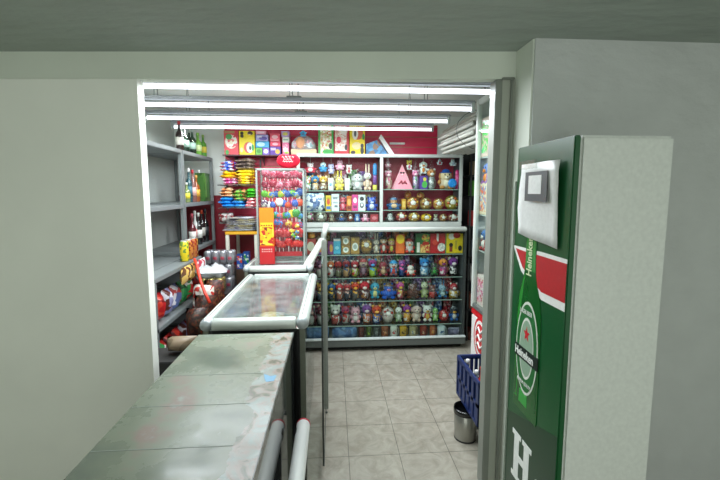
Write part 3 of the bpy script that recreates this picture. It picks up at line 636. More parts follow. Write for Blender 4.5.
low5 = [
 ('M', 358, 365.2, 327.5, '5a221c', ['6a2a20', '8a4a3a', '3a1512'], 'dark maroon mug'),
 ('M', 366, 372.6, 326.5, '4a5a28', ['9ac02c', '5a7a20', '2c3a18'], 'mug with lime green frog print'),
 ('M', 373.4, 380.2, 327, '4a4f4c', ['6a6f6c', '3a3f3c', '8a8f8a'], 'dull grey mug'),
 ('M', 381, 389.6, 325.8, '8a4a2c', ['c8703a', 'd8a070', '5a2a1c'], 'rust brown mug with face print'),
 ('M', 390.2, 398.4, 325.8, 'd9d4ca', ['c83028', 'e4e0d8', '8a2a24'], 'white mug with red figure print'),
 ('M', 399.4, 407.8, 326, 'c9992c', ['3a2a20', 'd8a83c', '1a1614'], 'yellow mug with black print'),
 ('M', 409, 418, 326, 'a89a72', ['3f6c9a', 'c8b88a', 'd8c8a0'], 'beige mug with blue print'),
 ('M', 419.6, 427.8, 326, '8a3226', ['d8a88a', 'a83a2c', '3a1a14'], 'brick red mug with face print'),
 ('M', 429.6, 436.4, 326, 'b0603a', ['d8903a', 'd86a2c', 'e0b07a'], 'orange mug with tan print'),
 ('M', 437.2, 446.8, 326.3, 'd0d6da', ['2a4a6a', '3c6a94', 'd0d6da'], 'white mug with dark blue print'),
]
gl = 'wrapped gifts in the low showcase'
for i, (rw, nm_) in enumerate(((low1, 'on top shelf of low showcase'), (low2, 'on second shelf of low showcase'), (low3, 'on third shelf of low showcase'), (low4, 'on fourth shelf of low showcase'))):
    lay(rw, YLI, zrow[i], nm_, gl)
for rw_, zi, zt__, sf_ in ((low2, zrow[1], zrow[0], 'second low shelf'), (low3, zrow[2], zrow[1], 'third low shelf'), (low4, zrow[3], zrow[2], 'fourth low shelf'), (low1, zrow[0], ztl-.04, 'first low shelf')):
    backfill(rw_, YLI+.125, zi, zt__, 'on '+sf_, 'bundles at the back of the low showcase')
lay(low5, YLI, zfl, 'on floor of low showcase', 'mugs on the showcase floor')
for (x0_, x1_, yt, zs_, lab) in ((341.8, 350.2, 235.6, None, 'upper'), (341.8, 350.2, 245, zrow[0], 'lower')):
    pass
p, w, h = put(341.2, 350.2, 245.2, YLI, zrow[0]+.0015)
SH = [('e', 0, .5, .33, .36, 'e2e2d8'), ('e', 0, .5, .16, .18, '8fa8a2'), ('e', -.32, .85, .1, .1, 'e0c060')]
carton(w*.97, h-.001, .08, '96702c', SH, 'lower of two stacked small gold cartons on top shelf of low showcase', p, group=gl)
p2 = p.copy(); p2.z += h+.0005; q_ = at(345, 236, YLI).z
carton(w*.95, q_-p2.z, .08, '8f6a2c', SH+[('r', 0, .95, .4, .05, 'c9c2b0')], 'upper of two stacked small gold cartons on top shelf of low showcase', p2, group=gl)
# blue rolled packs and a grey violet pack on the showcase floor
for (a_, b_, c_, lab) in ((306, 329, ['41618a', '527299', '365478'], 'blue soft rolled pack at left end of low showcase floor'), (332, 357, ['3f618f', '5478a4', '6b88a8', '35537c'], 'long blue soft pack beside maroon mug in low showcase'), (448, 459.5, ['7a7490', '55506a', 'a09ab0'], 'grey violet soft pack at right end of low showcase floor')):
    p, w, h = put(a_, b_, 327.5, YLI, zfl+.002); m = MB(); m.pillow((0, 0, h/2), w, h, .12, printed(c_, 25, .5), 9, 'xz'); tag(m.build('soft_pack', loc=p), lab, 'pack')

upL1 = [
 ('S', 304.5, 311, 176, ['3f8a7a', 'e3d4d4', '8a9a48', 'c8582c', 'e8e8ec'], 'teal and white wrapped sweets bag'),
 ('G', 311.5, 319, 174, 'c8b49a', '3f7fae', 'd89a3c', 'e8e8e8', 'cream mug with blue toy'),
 ('G', 319.5, 327, 175, '8a6a50', 'd8a84a', 'e8d8b0', 'e8e8e8', 'brown mug with golden toy'),
 ('M', 327.8, 334.6, 178, 'dfe2e0', ['6a90b8', 'c8d0d4', '88a8c0'], 'white mug with blue print'),
 ('P', 335, 343.8, 171.5, 'e8cf5a', 'efd974', 'efd974', 'long', None, 'e2c648', 'yellow giraffe toy'),
 ('M', 344.4, 351, 178.5, 'e9e9e4', ['d9d4d0', 'e6e6ea', 'c8c4c8'], 'plain white mug'),
 ('P', 352, 362.8, 170, 'b9b4b2', 'cfcbc8', 'e4e0dc', 'flop', None, 'a8a2a0', 'silvery grey rabbit'),
 ('P', 363.4, 371.4, 165, 'b7977c', 'ece4dc', 'd4bca6', 'long', None, 'efc8ae', 'white rabbit with brown body'),
]
upH = [  # hung from the top board
 (304.5, 316.5, 161, 173, 'c83a50', 'e0c8cc', 'e8e0e0', 'round', 'red and white toy hung at upper left'),
 (319, 327.4, 160, 172, '3a8ac0', 'd8e4ea', '5aa0d0', 'none', 'sky blue fish toy hung at upper left'),
 (328, 334.4, 162, 174, 'a8a0c4', 'b4acd0', 'd8d4e0', 'cat', 'lilac star toy hung at upper left'),
 (335.2, 344.6, 158.5, 170, 'eaa0b8', 'f0acc4', 'f4ccd8', 'cat', 'pink pig toy hung above yellow giraffe'),
 (346, 352, 163, 174, 'd8d0cc', 'e4dcd8', 'c85060', 'round', 'little pale toy hung beside the pink pig'),
 (384.6, 391, 158.5, 167, 'e8a0b4', 'f0b8c8', 'e8e0e0', 'long', 'pale pink toy hung left of pyramid'),
 (406.2, 412, 158.5, 170, 'd8d8dc', 'e8c85a', 'c85a7a', 'round', 'white and yellow toy hung right of pyramid'),
 (419.4, 427, 159, 174, 'dcdcd8', 'e8e8e4', 'c87a3c', 'flop', 'white toy hung above the purple carton'),
 (436.4, 442.5, 158, 165, 'c8d0d8', 'd8e0e8', 'c02a4a', 'none', 'small grey toy hung above plush dog'),
 (449, 456.5, 158, 166, 'e0e4e8', 'e8ecf0', 'b8c8d8', 'cat', 'white cap toy hung right of plush dog'),
]
upL2 = [
 ('S', 304.5, 324.5, 193, ['dfe2e6', '6a80b0', 'e6e6ea', 'a8adb8', '50628c'], 28, 'white and blue soft cap bag'),
 ('C', 325.8, 331, 195.5, 'dcb62a', [('e', 0, .6, .3, .2, 'c84a2a'), ('r', 0, .2, .4, .1, '3a6aa8')], 'slim yellow carton'),
 ('C', 331.6, 338.8, 194, 'd8dadc', [('r', 0, .75, .3, .06, '8a9098'), ('r', 0, .5, .32, .05, 'a4a8b0'), ('r', .1, .28, .2, .06, '6a7078')], 'white carton with grey writing lines'),
 ('P', 339.4, 346.2, 194.5, 'c93a54', 'd8485c', 'e88a9a', 'cat', None, 'b52a44', 'rosy red cat figure'),
 ('C', 346.6, 351.4, 196, 'c8662a', [('e', 0, .6, .34, .24, 'e0a050'), ('r', 0, .2, .4, .12, '7a2a20')], 'slim orange carton'),
 ('C', 352, 357.8, 194.6, 'd23c86', [('e', 0, .65, .3, .18, 'ecd0dc'), ('r', 0, .25, .3, .08, '8a2a60')], 'magenta pink carton'),
 ('C', 358.2, 365, 194.8, 'd4d2d4', [('e', 0, .75, .3, .13, '26262a'), ('e', 0, .35, .28, .17, '4a4a50'), ('e', 0, .38, .14, .1, 'e4e4e4')], 'white carton with black panda print'),
 ('P', 365.6, 377.6, 194.4, '1446b4', '1b52c4', 'd6dbe6', 'round', None, '103ca0', 'bright blue plush toy with white belly'),
]
upL3 = [
 ('B', 304.5, 314.5, 211.5, '6a5a4c', ['8a7a68', 'cf5a9a', 'b8a898'], 'spotted round gift with pink sweets'),
 ('B', 315.2, 327, 211.5, '8a8070', ['a89a88', '5a4a40', 'd8cfc0'], 'leopard spotted round gift'),
 ('P', 328, 335, 212.6, '7a6450', '94806a', 'a89880', 'round', None, '6a5440', 'little brown grey bear'),
 ('P', 336, 346.8, 212.2, '16284c', '1a2c54', '2f56a0', 'none', None, '14243f', 'e3a02c', 'navy penguin toy with orange beak'),
 ('B', 347.2, 353.6, 213, '6e2a1c', ['8a3a26', 'b0583a', '4c1c14'], 'small red brown round gift'),
 ('P', 354, 360.4, 212.4, '3a70b8', '4a84cc', 'e4e4e8', 'round', None, '2e5ea0', 'small blue and white bear'),
 ('P', 361, 369.4, 212.4, 'e08aa8', 'ea9ab4', 'f2c8d4', 'round', None, 'd87898', 'pink hippo toy'),
 ('C', 370.2, 377.8, 214, 'a02434', [('e', 0, .5, .3, .25, 'd0707a')], 'small crimson carton'),
]
upR1 = [
 ('G', 385, 391.6, 163, 'c8b49a', 'e290a6', 'e8dcd8', 'c9547a', 'beige mug with pink toy'),
 ('G', 412.4, 418.8, 161, 'b4a0c4', 'ea8ab4', 'f0d0dc', '5aa06a', 'lilac mug with pink rabbit toy'),
 ('C', 419.4, 426.8, 176, '5e3a94', [('e', .1, .35, .34, .26, '4fae4a'), ('e', .1, .75, .22, .14, 'e2c84c')], 'purple carton with green figure'),
 ('G', 427.4, 435.6, 162, '8a8f8a', 'c8824a', 'e4e4e0', 'b9b9b4', 'grey mug with orange toy'),
 ('S', 455.4, 459.6, 170, ['e0287c', 'e85a9c', 'c01a64'], 'hot pink wrapped sweets'),
]
upR2 = [
 ('P', 386.6, 400.6, 196, '3a6a9a', 'd08a4a', 'e0b88a', 'round', '3a74ac', '2f5c8c', 'orange bear with blue hat'),
 ('C', 401.4, 405.6, 199, 'b8862c', [('r', 0, .5, .3, .3, 'e0b860')], 'thin gold carton'),
 ('B', 406.4, 419, 196.5, 'a8742c', ['d8a040', 'b8582a', 'e6cf98'], 'gold round chocolate basket nearest the blue hatted bear'),
 ('B', 420, 432, 197.5, '8f6c30', ['c89a48', '8a4a24', 'e0d0a8'], 'dark gold round chocolate basket, second from left'),
 ('B', 433, 444, 198, 'a87a34', ['e0b050', 'c06a30', 'e8dcb8'], 'orange gold round chocolate basket, third from left'),
 ('B', 444.8, 459, 195, '8e7a2c', ['c8b04a', 'c85a24', 'eae0c0'], 'largest gold chocolate basket at right end'),
]
upR3 = [
 ('P', 385, 394.6, 211.5, '8a8884', 'd6d4d0', 'e6e4e0', 'round', None, '4c4a48', 'white and grey panda toy'),
 ('B', 395.4, 407.4, 211.3, '8c2c28', ['c8a060', 'a83a34', 'e2d2b8'], 'red and gold round basket'),
 ('B', 408.2, 420, 212, 'a07a30', ['dab050', 'b87a34', 'e8dab0'], 'gold round basket with cream card'),
 ('B', 420.8, 431.8, 213.5, 'd8a418', ['ecc024', 'e0b01c', '2c2414'], 'yellow smiling face gift', ),
 ('G', 432.6, 438.6, 214, '9a968a', 'b0a888', 'd8d4c8', 'small clear wrapped cup'),
 ('B', 439.4, 447, 213.5, '9a6a3a', ['d0a060', 'a04a34', 'e6d6b8'], 'small gold and red round basket'),
 ('B', 447.6, 458.6, 213.5, '7a4a34', ['c8b8a8', '8a3a2c', 'e8e0d4'], 'brown and white round basket'),
]
gu = 'gifts in the upper showcase'
backfill(upL1, YUI+.11, su[0], su[0]+.26, 'on top left shelf', 'bundles at the back of the upper showcase')
backfill(upL2, YUI+.11, su[1], su[0]-.01, 'on middle left shelf', 'bundles at the back of the upper showcase')
backfill(upR1, YUI+.11, su[2], su[2]+.26, 'on top right shelf', 'bundles at the back of the upper showcase')
lay(upL1, YUI, su[0], 'on top left shelf of upper showcase', gu)
lay(upL2, YUI, su[1], 'on middle left shelf of upper showcase', gu)
lay(upL3, YUI, uf, 'on bottom left of upper showcase', gu)
lay(upR1, YUI, su[2], 'on top right shelf of upper showcase', gu)
lay(upR2, YUI, su[3], 'on middle right shelf of upper showcase', gu)
lay(upR3, YUI, uf, 'on bottom right of upper showcase', gu)
for (x0_, x1_, y0_, y1_, c1_, c2_, c3_, e_, lab) in upH:
    a = at(x0_, y1_, YUI+.02); b = at(x1_, y0_, YUI+.02); hh_ = b.z-a.z
    plush(b.x-a.x, hh_, c1_, c2_, c3_, e_, label=lab+' of upper showcase', loc=((a.x+b.x)/2, YUI+.02, a.z), group='toys hung inside the upper showcase', cord=uz1-.016-a.z-hh_*.8, name='hanging_toy')
# stacked little bottles at the right of the first shelf
zz = su[0]+.0015
p, w, h = put(372.4, 377.6, 163, YUI, zz)
t = thing('toy_bottle', 'tall slim bottle with blue top and purple middle on top left shelf', 'bottle', p)
MB().lathe((0, 0, 0), [(w*.42, 0), (w*.45, h*.05), (w*.45, h*.2)], flat('c9c050', .3), 14).build('base', t)
MB().lathe((0, 0, h*.2), [(w*.42, 0), (w*.42, h*.33), (w*.36, h*.35)], flat('7a4a94', .3), 14).build('bottle_body', t)
MB().lathe((0, 0, h*.55), [(w*.36, 0), (w*.42, h*.05), (w*.42, h*.36), (w*.2, h*.44)], flat('2c80c0', .3), 14).build('cap', t)
# pink pyramid gift
p, w, h = put(391.6, 412.2, 164.5, YUI-.02, su[2]+.0015); w *= .97
t = thing('pyramid_gift', 'tall pink triangular pyramid toy on top right shelf', 'gift', p); dd = .075
m = MB(); PK = flat('e58a9c', .6); m.add([(-w/2, -dd, 0), (w/2, -dd, 0), (w/2, dd*.7, 0), (-w/2, dd*.7, 0), (0, -dd*.1, h)], [(0, 1, 4), (1, 2, 4), (2, 3, 4), (3, 0, 4), (3, 2, 1, 0)], PK); m.build('pyramid', t)
n_ = Vector((0, -h, dd*.9)).normalized()
def fp(u, v): return Vector((u*w, -dd+dd*.9*v, h*v))+n_*.003
m = MB()
for (u, v, r_, c_) in ((-.06, .66, .012, '2a2024'), (.06, .66, .012, '2a2024'), (0, .58, .014, 'f0b0bc')): m.ell(fp(u, v), (r_, .004, r_*.9), flat(c_, .4), 8, 6)
m.build('face', t)
m = MB()
for (u0, v0, u1, v1) in ((-.2, .2, -.05, .34), (-.05, .34, .0, .2), (0, .2, .12, .33), (.12, .33, .2, .2), (-.12, .26, .16, .24)): m.tube([fp(u0, v0), fp(u1, v1)], .006, flat('8e2238', .5), 6)
m.build('lettering', t)
m = MB(); m.tube([fp(-.47, .03), fp(0, .985), fp(.47, .03)], .005, flat('f0b8c2', .5), 6); m.build('trim', t)
# dog with blue cap and blue ring
p, w, h = put(437.2, 454.4, 166.5, YUI, su[2]+.0015)
t = plush(w*.95, h, 'c9b59a', 'd8c09a', 'e2d4bc', 'flop', '1f4f9a', 'b8834a', 'e6d8c4', 'plush_dog', 'cream plush dog with blue cap and blue ring on top right shelf', p)
m = MB(); m.lathe((.055, -.085, h*.26), [(.022, -.012), (.045, -.012), (.05, 0), (.045, .012), (.022, .012)], flat('1f86d8', .4), 18, 'y'); m.build('blue_ring', t)
# hanging wrapped bundles above the first shelves
for (x, y, r_, cols, lab) in ((411, 167, .0, 0, 0),): pass
# gold roll lying over baskets
p = at(438.5, 197.0, YUI+.075)
m = MB(); m.lathe((0, 0, 0), [(.004, -.1), (.016, -.085), (.016, .085), (.004, .1)], printed(['dcb85a', 'e8dcb8', 'b8862c'], 40), 12, 'x')
# back row of small orange gifts between the shelf lines
for (x0_, x1_, yt, cs, lab) in ((404, 412, 190.8, ['c86a2c', 'e0a850', 'b84a2a'], 'small orange ball gift behind the gold baskets, left one'), (416, 425, 191.8, ['c87838', 'a83428', 'e0b060'], 'small orange and red ball gift behind the gold baskets, right one')):
    p, w, h = put(x0_, x1_, yt, YUI+.115, su[3]+.0015)
    t = thing('ball_gift', lab+' on middle right shelf', 'gift', p)
    MB().lathe((0, 0, 0), [(w*.2, 0), (w*.1, .01), (w*.08, h*.55)], flat('7a5a34', .5), 12).build('stand', t)
    MB().ell((0, 0, h*.75), (w*.45, .04, h*.25), printed(cs, 60), 12, 8).build('ball', t)

# ------------------------------------------------------------------ goods on top of the upper showcase and the wall shelf
zt_ = uz1+.001; YT_ = 4.42
def topbox(x0_, x1_, yt, c, sh, lab, zs=zt_, Y=YT_, d=.07, cat='box', name='board_game_box'):
    p, w, h = put(x0_, x1_, yt, Y, zs); return carton(w*.98, h, d, c, sh, lab, p, group='boxes above the back showcases', name=name, cat=cat)
fam = [('e', 0, .62, .36, .14, ('d8b890', 'e8dcc4', '8a5a3a', 'c84a3a')), ('e', 0, .28, .36, .16, ('c89a6a', 'e4d8c0', 'b04030'))]
topbox(318, 333.6, 124, '43a84c', [('r', 0, .5, .36, .46, ('e6e2cc', 'd8c49a', 'e9e9dc', 'b8c884', 'c87a5a')), ('e', .3, .28, .12, .1, '1c2a1c'), ('e', .1, .1, .32, .08, '2fa03c'), ('e', 0, .9, .2, .06, 'e3cf98')], 'green bordered game box, leftmost of three standing on upper showcase', d=.06)
topbox(334.2, 348.8, 125.5, 'c8353c', [('r', -.06, .55, .4, .42, ('e6dccc', 'e8c8b8', 'd8a898', 'efe9e0')), ('e', .18, .8, .22, .13, 'e8e4da'), ('r', 0, .06, .48, .06, 'c8202c'), ('e', .3, .25, .1, .1, '33302c'), ('e', -.2, .5, .16, .12, 'd8485a')], 'red and white game box, middle of three standing on upper showcase', d=.06)
topbox(349.4, 364.8, 125, 'edd20e', [('e', .04, .72, .34, .22, 'd86a4c'), ('e', -.14, .7, .2, .2, 'e9e6dc'), ('e', -.14, .7, .08, .1, '55505a'), ('e', -.05, .3, .3, .12, 'e8d8a0'), ('e', .32, .14, .12, .12, '1c1c1c'), ('e', .32, .3, .1, .08, '2a2a2a'), ('e', -.28, .08, .16, .06, '3a3024'), ('e', .4, .6, .08, .1, '3a9a4c')], 'yellow game box, rightmost of three standing on upper showcase', d=.06)
# leaning flat box with white edge
a_ = at(365.5, 152, YT_); 
t = thing('puzzle_box', 'blue picture box leaning sideways with white lid on upper showcase', 'box', (a_.x+.16, YT_, zt_))
mm = MB(); mm.prism([(-.155, 0), (.1, 0), (-.03, .165), (-.155, .12)], .06, printed(['2f7fb4', '4a96c4', '8a6a50', '2a6894', '2f7fb4'], 22), (0, .03, 0)); mm.build('box_body', t)
mm = MB(); mm.prism([(.105, 0), (.165, .004), (.01, .225), (-.012, .185)], .075, flat('ecebea', .5), (0, .035, 0)); mm.build('lid', t)
a_ = at(399, 143.5, YB-.03)
m = MB().box(-.09, .09, -.006, .006, -.012, .012, WHITE, .003); tag(m.build('price_rail', loc=(a_.x-.02, YB-.03, a_.z)), 'short white price strip on the red slatted board', 'price strip')
# cup cake shaped white/peach balloon box
p, w, h = put(289.5, 317, 130, YT_, zt_)
t = thing('baby_gift_set', 'peach and white baby gift bag with blue bow above the showcase', 'gift', (p.x, YT_, zt_))
MB().box(-w*.45, w*.48, -.04, .04, 0, h*.22, flat('e3c6a0', .5), .006).build('tray', t)
MB().ell((-w*.1, -.01, h*.45), (w*.2, .045, h*.28), flat('ecae80', .6)).build('peach_cushion', t)
m = MB(); m.lathe((0, 0, h*.2), [(w*.46, 0), (w*.45, h*.2), (w*.32, h*.45), (w*.1, h*.6), (w*.02, h*.66)], film('baby_film', 'f4f6f8', .1, .2, 1.5, .45), 12)
for v in m.v: v.y *= .32
m.build('clear_wrap', t)
MB().ell((w*.22, -.02, h*.42), (w*.15, .03, h*.2), printed(['e4ecec', 'a8c4cc', 'd8a8b4'], 60)).build('bootee', t)
MB().ell((-w*.33, -.02, h*.4), (w*.1, .03, h*.16), printed(['e8e0e0', 'd8a8b4', 'c8d4d8'], 60)).build('bootee', t)
m = MB()
for k in range(5): a = k*2*PI/5+.3; m.ell((w*.0+.022*math.cos(a), -.03, h*.84+.022*math.sin(a)), (.02, .01, .013), flat('4cb4e4', .4), 8, 6)
m.build('bow', t)
# left wall shelf with boxes
zs = at(260, 154.8, 4.36).z; YS = 4.44
xs0 = at(225, 155, YS).x; xs1 = at(300, 155, YS).x
t = thing('wall_shelf', 'thin dark shelf on red board holding snack boxes', 'shelf', (0, 0, 0))
MB().box(xs0, xs1, 4.34, YB-.021, zs-.012, zs, flat('4a2a30', .5)).build('board', t)
for x in (xs0+.1, xs1-.42): MB().prism([(0, 0), (0, -.09), (-.2, 0)], .006, STEEL, (x, YB-.021, zs-.012), (0, 1, 0), (0, 0, 1), (1, 0, 0)).build('bracket', t)
def tb2(x0_, x1_, y1_, y0_, c, sh, lab, Y=YS, name='carton', d=.12):
    zlo = at(260, y1_, Y).z if y1_ else zs+.0015
    a = at(x0_, y0_, Y); b = at(x1_, y0_, Y)
    return carton((b.x-a.x)*.98, a.z-zlo-.0015, d, c, sh, lab, Vector(((a.x+b.x)/2, Y, zlo)), group='boxes above the back showcases', name=name)
tb2(225, 239.4, 0, 131.5, 'd8424c', [('e', 0, .55, .42, .3, ('e8e4da', 'd84a54', 'f0ece4', 'e8d8b8')), ('e', -.15, .75, .22, .12, '4ea254'), ('r', -.1, .95, .35, .05, 'b08a5a'), ('e', -.3, .1, .12, .1, '3a9a44')], 'red and white game box at left end of the wall shelf', name='board_game_box')
tb2(239.9, 255.6, 0, 131.5, 'f2dc12', [('e', .1, .3, .32, .24, 'd8604a'), ('e', .18, .3, .22, .22, 'ece9df'), ('e', .2, .28, .07, .09, '3a3a40'), ('e', -.3, .9, .1, .07, '3a3420'), ('e', -.3, .78, .1, .07, '3a3420'), ('e', .22, .9, .18, .08, ('4a3424', 'd8b890')), ('e', .38, .3, .08, .14, '3aa04c'), ('e', -.35, .2, .1, .1, 'e8e0a0')], 'yellow game box with round white face picture on wall shelf', name='board_game_box')
tb2(256.4, 263, 0, 148.2, '6cba3a', [('e', 0, .5, .34, .3, '3f8a2c')], 'small green carton on wall shelf under blue carton')
tb2(263.4, 270.2, 0, 148.2, '7a5ac0', [('e', 0, .5, .34, .3, 'e8e0f0')], 'small violet carton on wall shelf')
tb2(256.4, 270, 148, 141.8, '3aa8d8', [('e', -.1, .5, .3, .35, 'b8e4f0')], 'cyan carton stacked under the lilac carton')
tb2(256.6, 269, 141.6, 135.2, 'a8a8dc', [('e', .1, .4, .34, .28, '5a50a0'), ('r', -.2, .7, .2, .15, 'e0e0f0')], 'lilac carton on top of the cyan carton')
tb2(256.6, 267, 135, 131.4, 'e89ab4', [('r', 0, .5, .35, .25, 'f0d0dc')], 'pale pink carton at very top of the stack')
tb2(270.8, 281.4, 0, 147, '5a2a9a', [('e', .2, .4, .22, .28, 'e0b03c'), ('r', -.2, .7, .24, .15, 'c8b8e4')], 'deep purple carton at base of pink cartons')
tb2(270.8, 281.2, 146.8, 142.2, 'e23c5c', [('e', 0, .5, .3, .3, 'f0b8c4')], 'crimson carton between purple and coral cartons')
tb2(270.6, 280.4, 142, 134, 'e8546c', [('e', 0, .55, .32, .25, 'f4c0c8'), ('r', 0, .15, .4, .08, 'f0a0ac')], 'coral pink carton above the crimson carton')
tb2(283, 289.4, 0, 143, 'e2709a', [('e', 0, .5, .38, .34, ('f0e0e8', 'e080a4', 'f4f0f2'))], 'pink and white carton beside the baby gift bag')
tb2(283, 289.6, 142.8, 137.6, 'dfe6dc', [('r', 0, .5, .4, .14, '8ab89a')], 'white and green carton above pink carton')
tb2(281.8, 289.8, 137.4, 131.6, 'b498cc', [('e', 0, .5, .34, .28, 'd8d060')], 'mauve carton above the white and green carton')
# red balloon-shaped plush on lolly case
# ------------------------------------------------------------------ acrylic lollipop case
YK = 3.72; cx0 = at(256, 200, YK-.12).x; cx1 = at(304.5, 200, YK-.12).x; cz1 = at(280, 168.5, YK-.12).z
t = thing('lollipop_case', 'tall clear acrylic case full of colourful lollipops on far counter', 'display case', ((cx0+cx1)/2, YK, zC))
FRM = flat('9aa29e', .3, .35)
ya, yb = YK-.12, YK+.16
for x in (cx0, cx1-.016):
    for y in (ya, yb-.016): L(t, MB().box(x, x+.016, y, y+.016, zC+.012, cz1, FRM, .003)).build('corner_post', t)
for z in (zC+.001, cz1-.014):
    m = MB()
    for y in (ya, yb-.016): m.box(cx0+.0, cx1, y, y+.016, z, z+.016, FRM, .003)
    for x in (cx0, cx1-.016): m.box(x, x+.016, ya+.016, yb-.016, z, z+.016, FRM, .003)
    L(t, m).build('frame', t)
L(t, MB().box(cx0+.016, cx1-.016, ya+.006, ya+.009, zC+.017, cz1-.016, ACRYL)).build('front_pane', t)
for x in (cx0+.006, cx1-.009): L(t, MB().box(x, x+.003, ya+.016, yb-.016, zC+.017, cz1-.016, ACRYL)).build('side_pane', t)
L(t, MB().box(cx0+.016, cx1-.016, yb-.009, yb-.006, zC+.017, cz1-.016, ACRYL)).build('back_pane', t)
tz = [at(280, y, YK).z for y in (254, 244, 236, 226, 215, 205, 196, 186)]
trays = []
for k, z in enumerate(tz):
    yy = YK-.06+k*.018
    if k in (0, 1, 2, 3): L(t, MB().box(cx0+.03, cx1-.03, yy-.024, yy-.0205, z-.006, z+.036, flat('b01c26', .35))).build('tier_lip', t)
    L(t, MB().box(cx0+.03, cx1-.03, yy-.02, yy+.035, z-.006, z, flat('b3202a', .3) if k in (0, 1, 2, 3, 5) else film('tier_clear', 'f0e0e0', .06, .1))).build('tier', t)
tiers = [(0, ['c81e28', 'a8141e', 'd83a34']), (1, ['c2222c', 'd0404a', 'b02a30']), (2, ['b8242c', 'c8a03c', '8a2a3a', '2f6fae']), (3, ['d8c02c', 'd85a2a', '3a7ab8', 'e0c838', '3f8a3c']), (4, ['3a5aa8', '8a3a7a', 'e0e0d8', 'c8482c', '5a3a5a']), (5, ['5aa02c', '2f6ab0', '6ab034', 'a89a30', '2a4a8a']), (6, ['8e1a34', 'a03048', '70142c', 'c88090']), (7, ['8e1838', 'a82a48', '7a1430', 'b86a7a'])]
cn = {'c81e28': 'bright red', 'a8141e': 'deep red', 'd83a34': 'scarlet'}
proto = None; pn = {}
def lolly(c, c2):
    r = thing('lollipop', '', 'lollipop'); 
    MB().tube([(0, 0, 0), (0, 0, .06)], .0022, flat('e8e4dc', .5), 6).build('stick', r)
    MB().ell((0, 0, .07), (.0235, .012, .0235), printed([c, c2, c], 130, .2), 12, 8).build('candy', r)
    MB().lathe((0, 0, .048), [(.012, 0), (.003, .008), (.012, .012)], CELLO, 8).build('wrapper_skirt', r)
    return r
tn = ['lowest', 'second lowest', 'third', 'fourth', 'fifth', 'sixth', 'second highest', 'highest']
for k, cols in tiers:
    z = tz[k]; yy = YK-.06+k*.018; nx = 10
    for i in range(nx):
        c = cols[(i*3+k+(i//4)) % len(cols)]; key = (c, k)
        x = cx0+.055+(cx1-cx0-.11)*i/(nx-1)
        lab = 'wrapped lollipop standing on the %s tier of the clear case' % tn[k]
        loc = (x+random.uniform(-.009, .009), yy+.008*(i % 2), z+.0015)
        if key not in pn:
            pn[key] = lolly(c, random.choice([c, cols[(i+1) % len(cols)], cols[(i+2) % len(cols)]])); o = pn[key]; o.location = loc; o['label'] = lab; o['group'] = 'lollipops on the %s tier' % tn[k]
        else: o = dup(pn[key], loc, lab, group='lollipops on the %s tier' % tn[k])
        s_ = 1.6
        s_ *= random.uniform(.82, 1.08); o.scale = (s_, s_, s_)
# extra bundle of green, blue and yellow sweets hanging inside at the right
p = at(297, 232, ya+.035)
for j, (dx, dz, cs, lab) in enumerate(((0, 0, ['2f6ab0', '3a8a3c', 'e0c030'], 'blue and green wrapped sweet'), (-.035, -.03, ['3a9a3c', 'd8c82c', '2a5aa0'], 'green and yellow wrapped sweet'), (.0, -.055, ['2a4a9a', '5ab04a', 'e8e8e0'], 'navy and green wrapped sweet'), (-.05, .01, ['e0c82c', 'e8d848', 'c03a2c'], 'lemon yellow wrapped sweet'), (-.0, .055, ['d8b82c', 'c85a2c', 'e8e0a0'], 'amber wrapped sweet'))):
    m = MB(); m.ell((0, 0, 0), (.024, .014, .02), printed(cs, 80, .2), 12, 8); m.lathe((0, 0, .017), [(.004, 0), (.016, .014), (.012, .015)], CELLO, 8)
    tag(m.build('wrapped_sweet', loc=(p.x+dx, p.y+(.012 if j % 2 else 0), p.z+dz)), lab+' at front right inside the clear case', 'sweet', 'sweets stuck inside the case front')
# heart-shaped red cushion on the case
p = at(288.5, 166.5, YK+.02); hx = thing('heart_cushion', 'red heart shaped cushion with white writing on top of lollipop case', 'cushion', (p.x, YK+.02, cz1+.003))
m = MB(); pts = []
for k in range(28):
    a = 2*PI*k/28; aa = a if a < PI else a-2*PI; pts.append((.108*math.sin(a)*(1-.12*math.cos(a-PI)*0), .072*math.cos(a)-.026*math.exp(-(aa/.33)**2)-.006*math.exp(-((abs(aa)-PI)/.4)**2)))
mz = min(b for a, b in pts)
cv = [Vector((0, -.045, -mz+.0)), Vector((0, .045, -mz))]; n = len(pts); vs = []
for rr, dy in ((1, 0), (.93, .02), (.75, .034), (.4, .043)):
    for sg in (-1, 1):
        vs += [Vector((a*rr, sg*dy, (b-mz*0)*rr-mz)) for a, b in pts]
vs += [Vector((0, -.045, -mz)), Vector((0, .045, -mz))]
fs = []
for l in range(3):
    for sg in (0, 1):
        o1 = (l*2+sg)*n; o2 = ((l+1)*2+sg)*n
        for i in range(n): fs.append((o1+i, o1+(i+1) % n, o2+(i+1) % n, o2+i))
for sg in (0, 1):
    o1 = (6+sg)*n
    for i in range(n): fs.append((o1+i, o1+(i+1) % n, 8*n+sg))
m.add(vs, fs, FU('c81c34'), True); m.build('heart', hx)
m = MB()
for j, zz_ in enumerate((.105, .085, .065)):
    for i in range(4-j % 2): x = (-.045+i*.03+(j % 2)*.012)*(1-.1*j); m.tube([(x-.01, -.046, zz_), (x-.003, -.048, zz_+.01), (x+.003, -.047, zz_-.004), (x+.011, -.046, zz_+.006)], .0028, WHITE, 6)
m.build('lettering', hx)
MB().ell((-.015, 0, .152), (.02, .008, .012), flat('78b83c', .5)).build('leaf', hx)
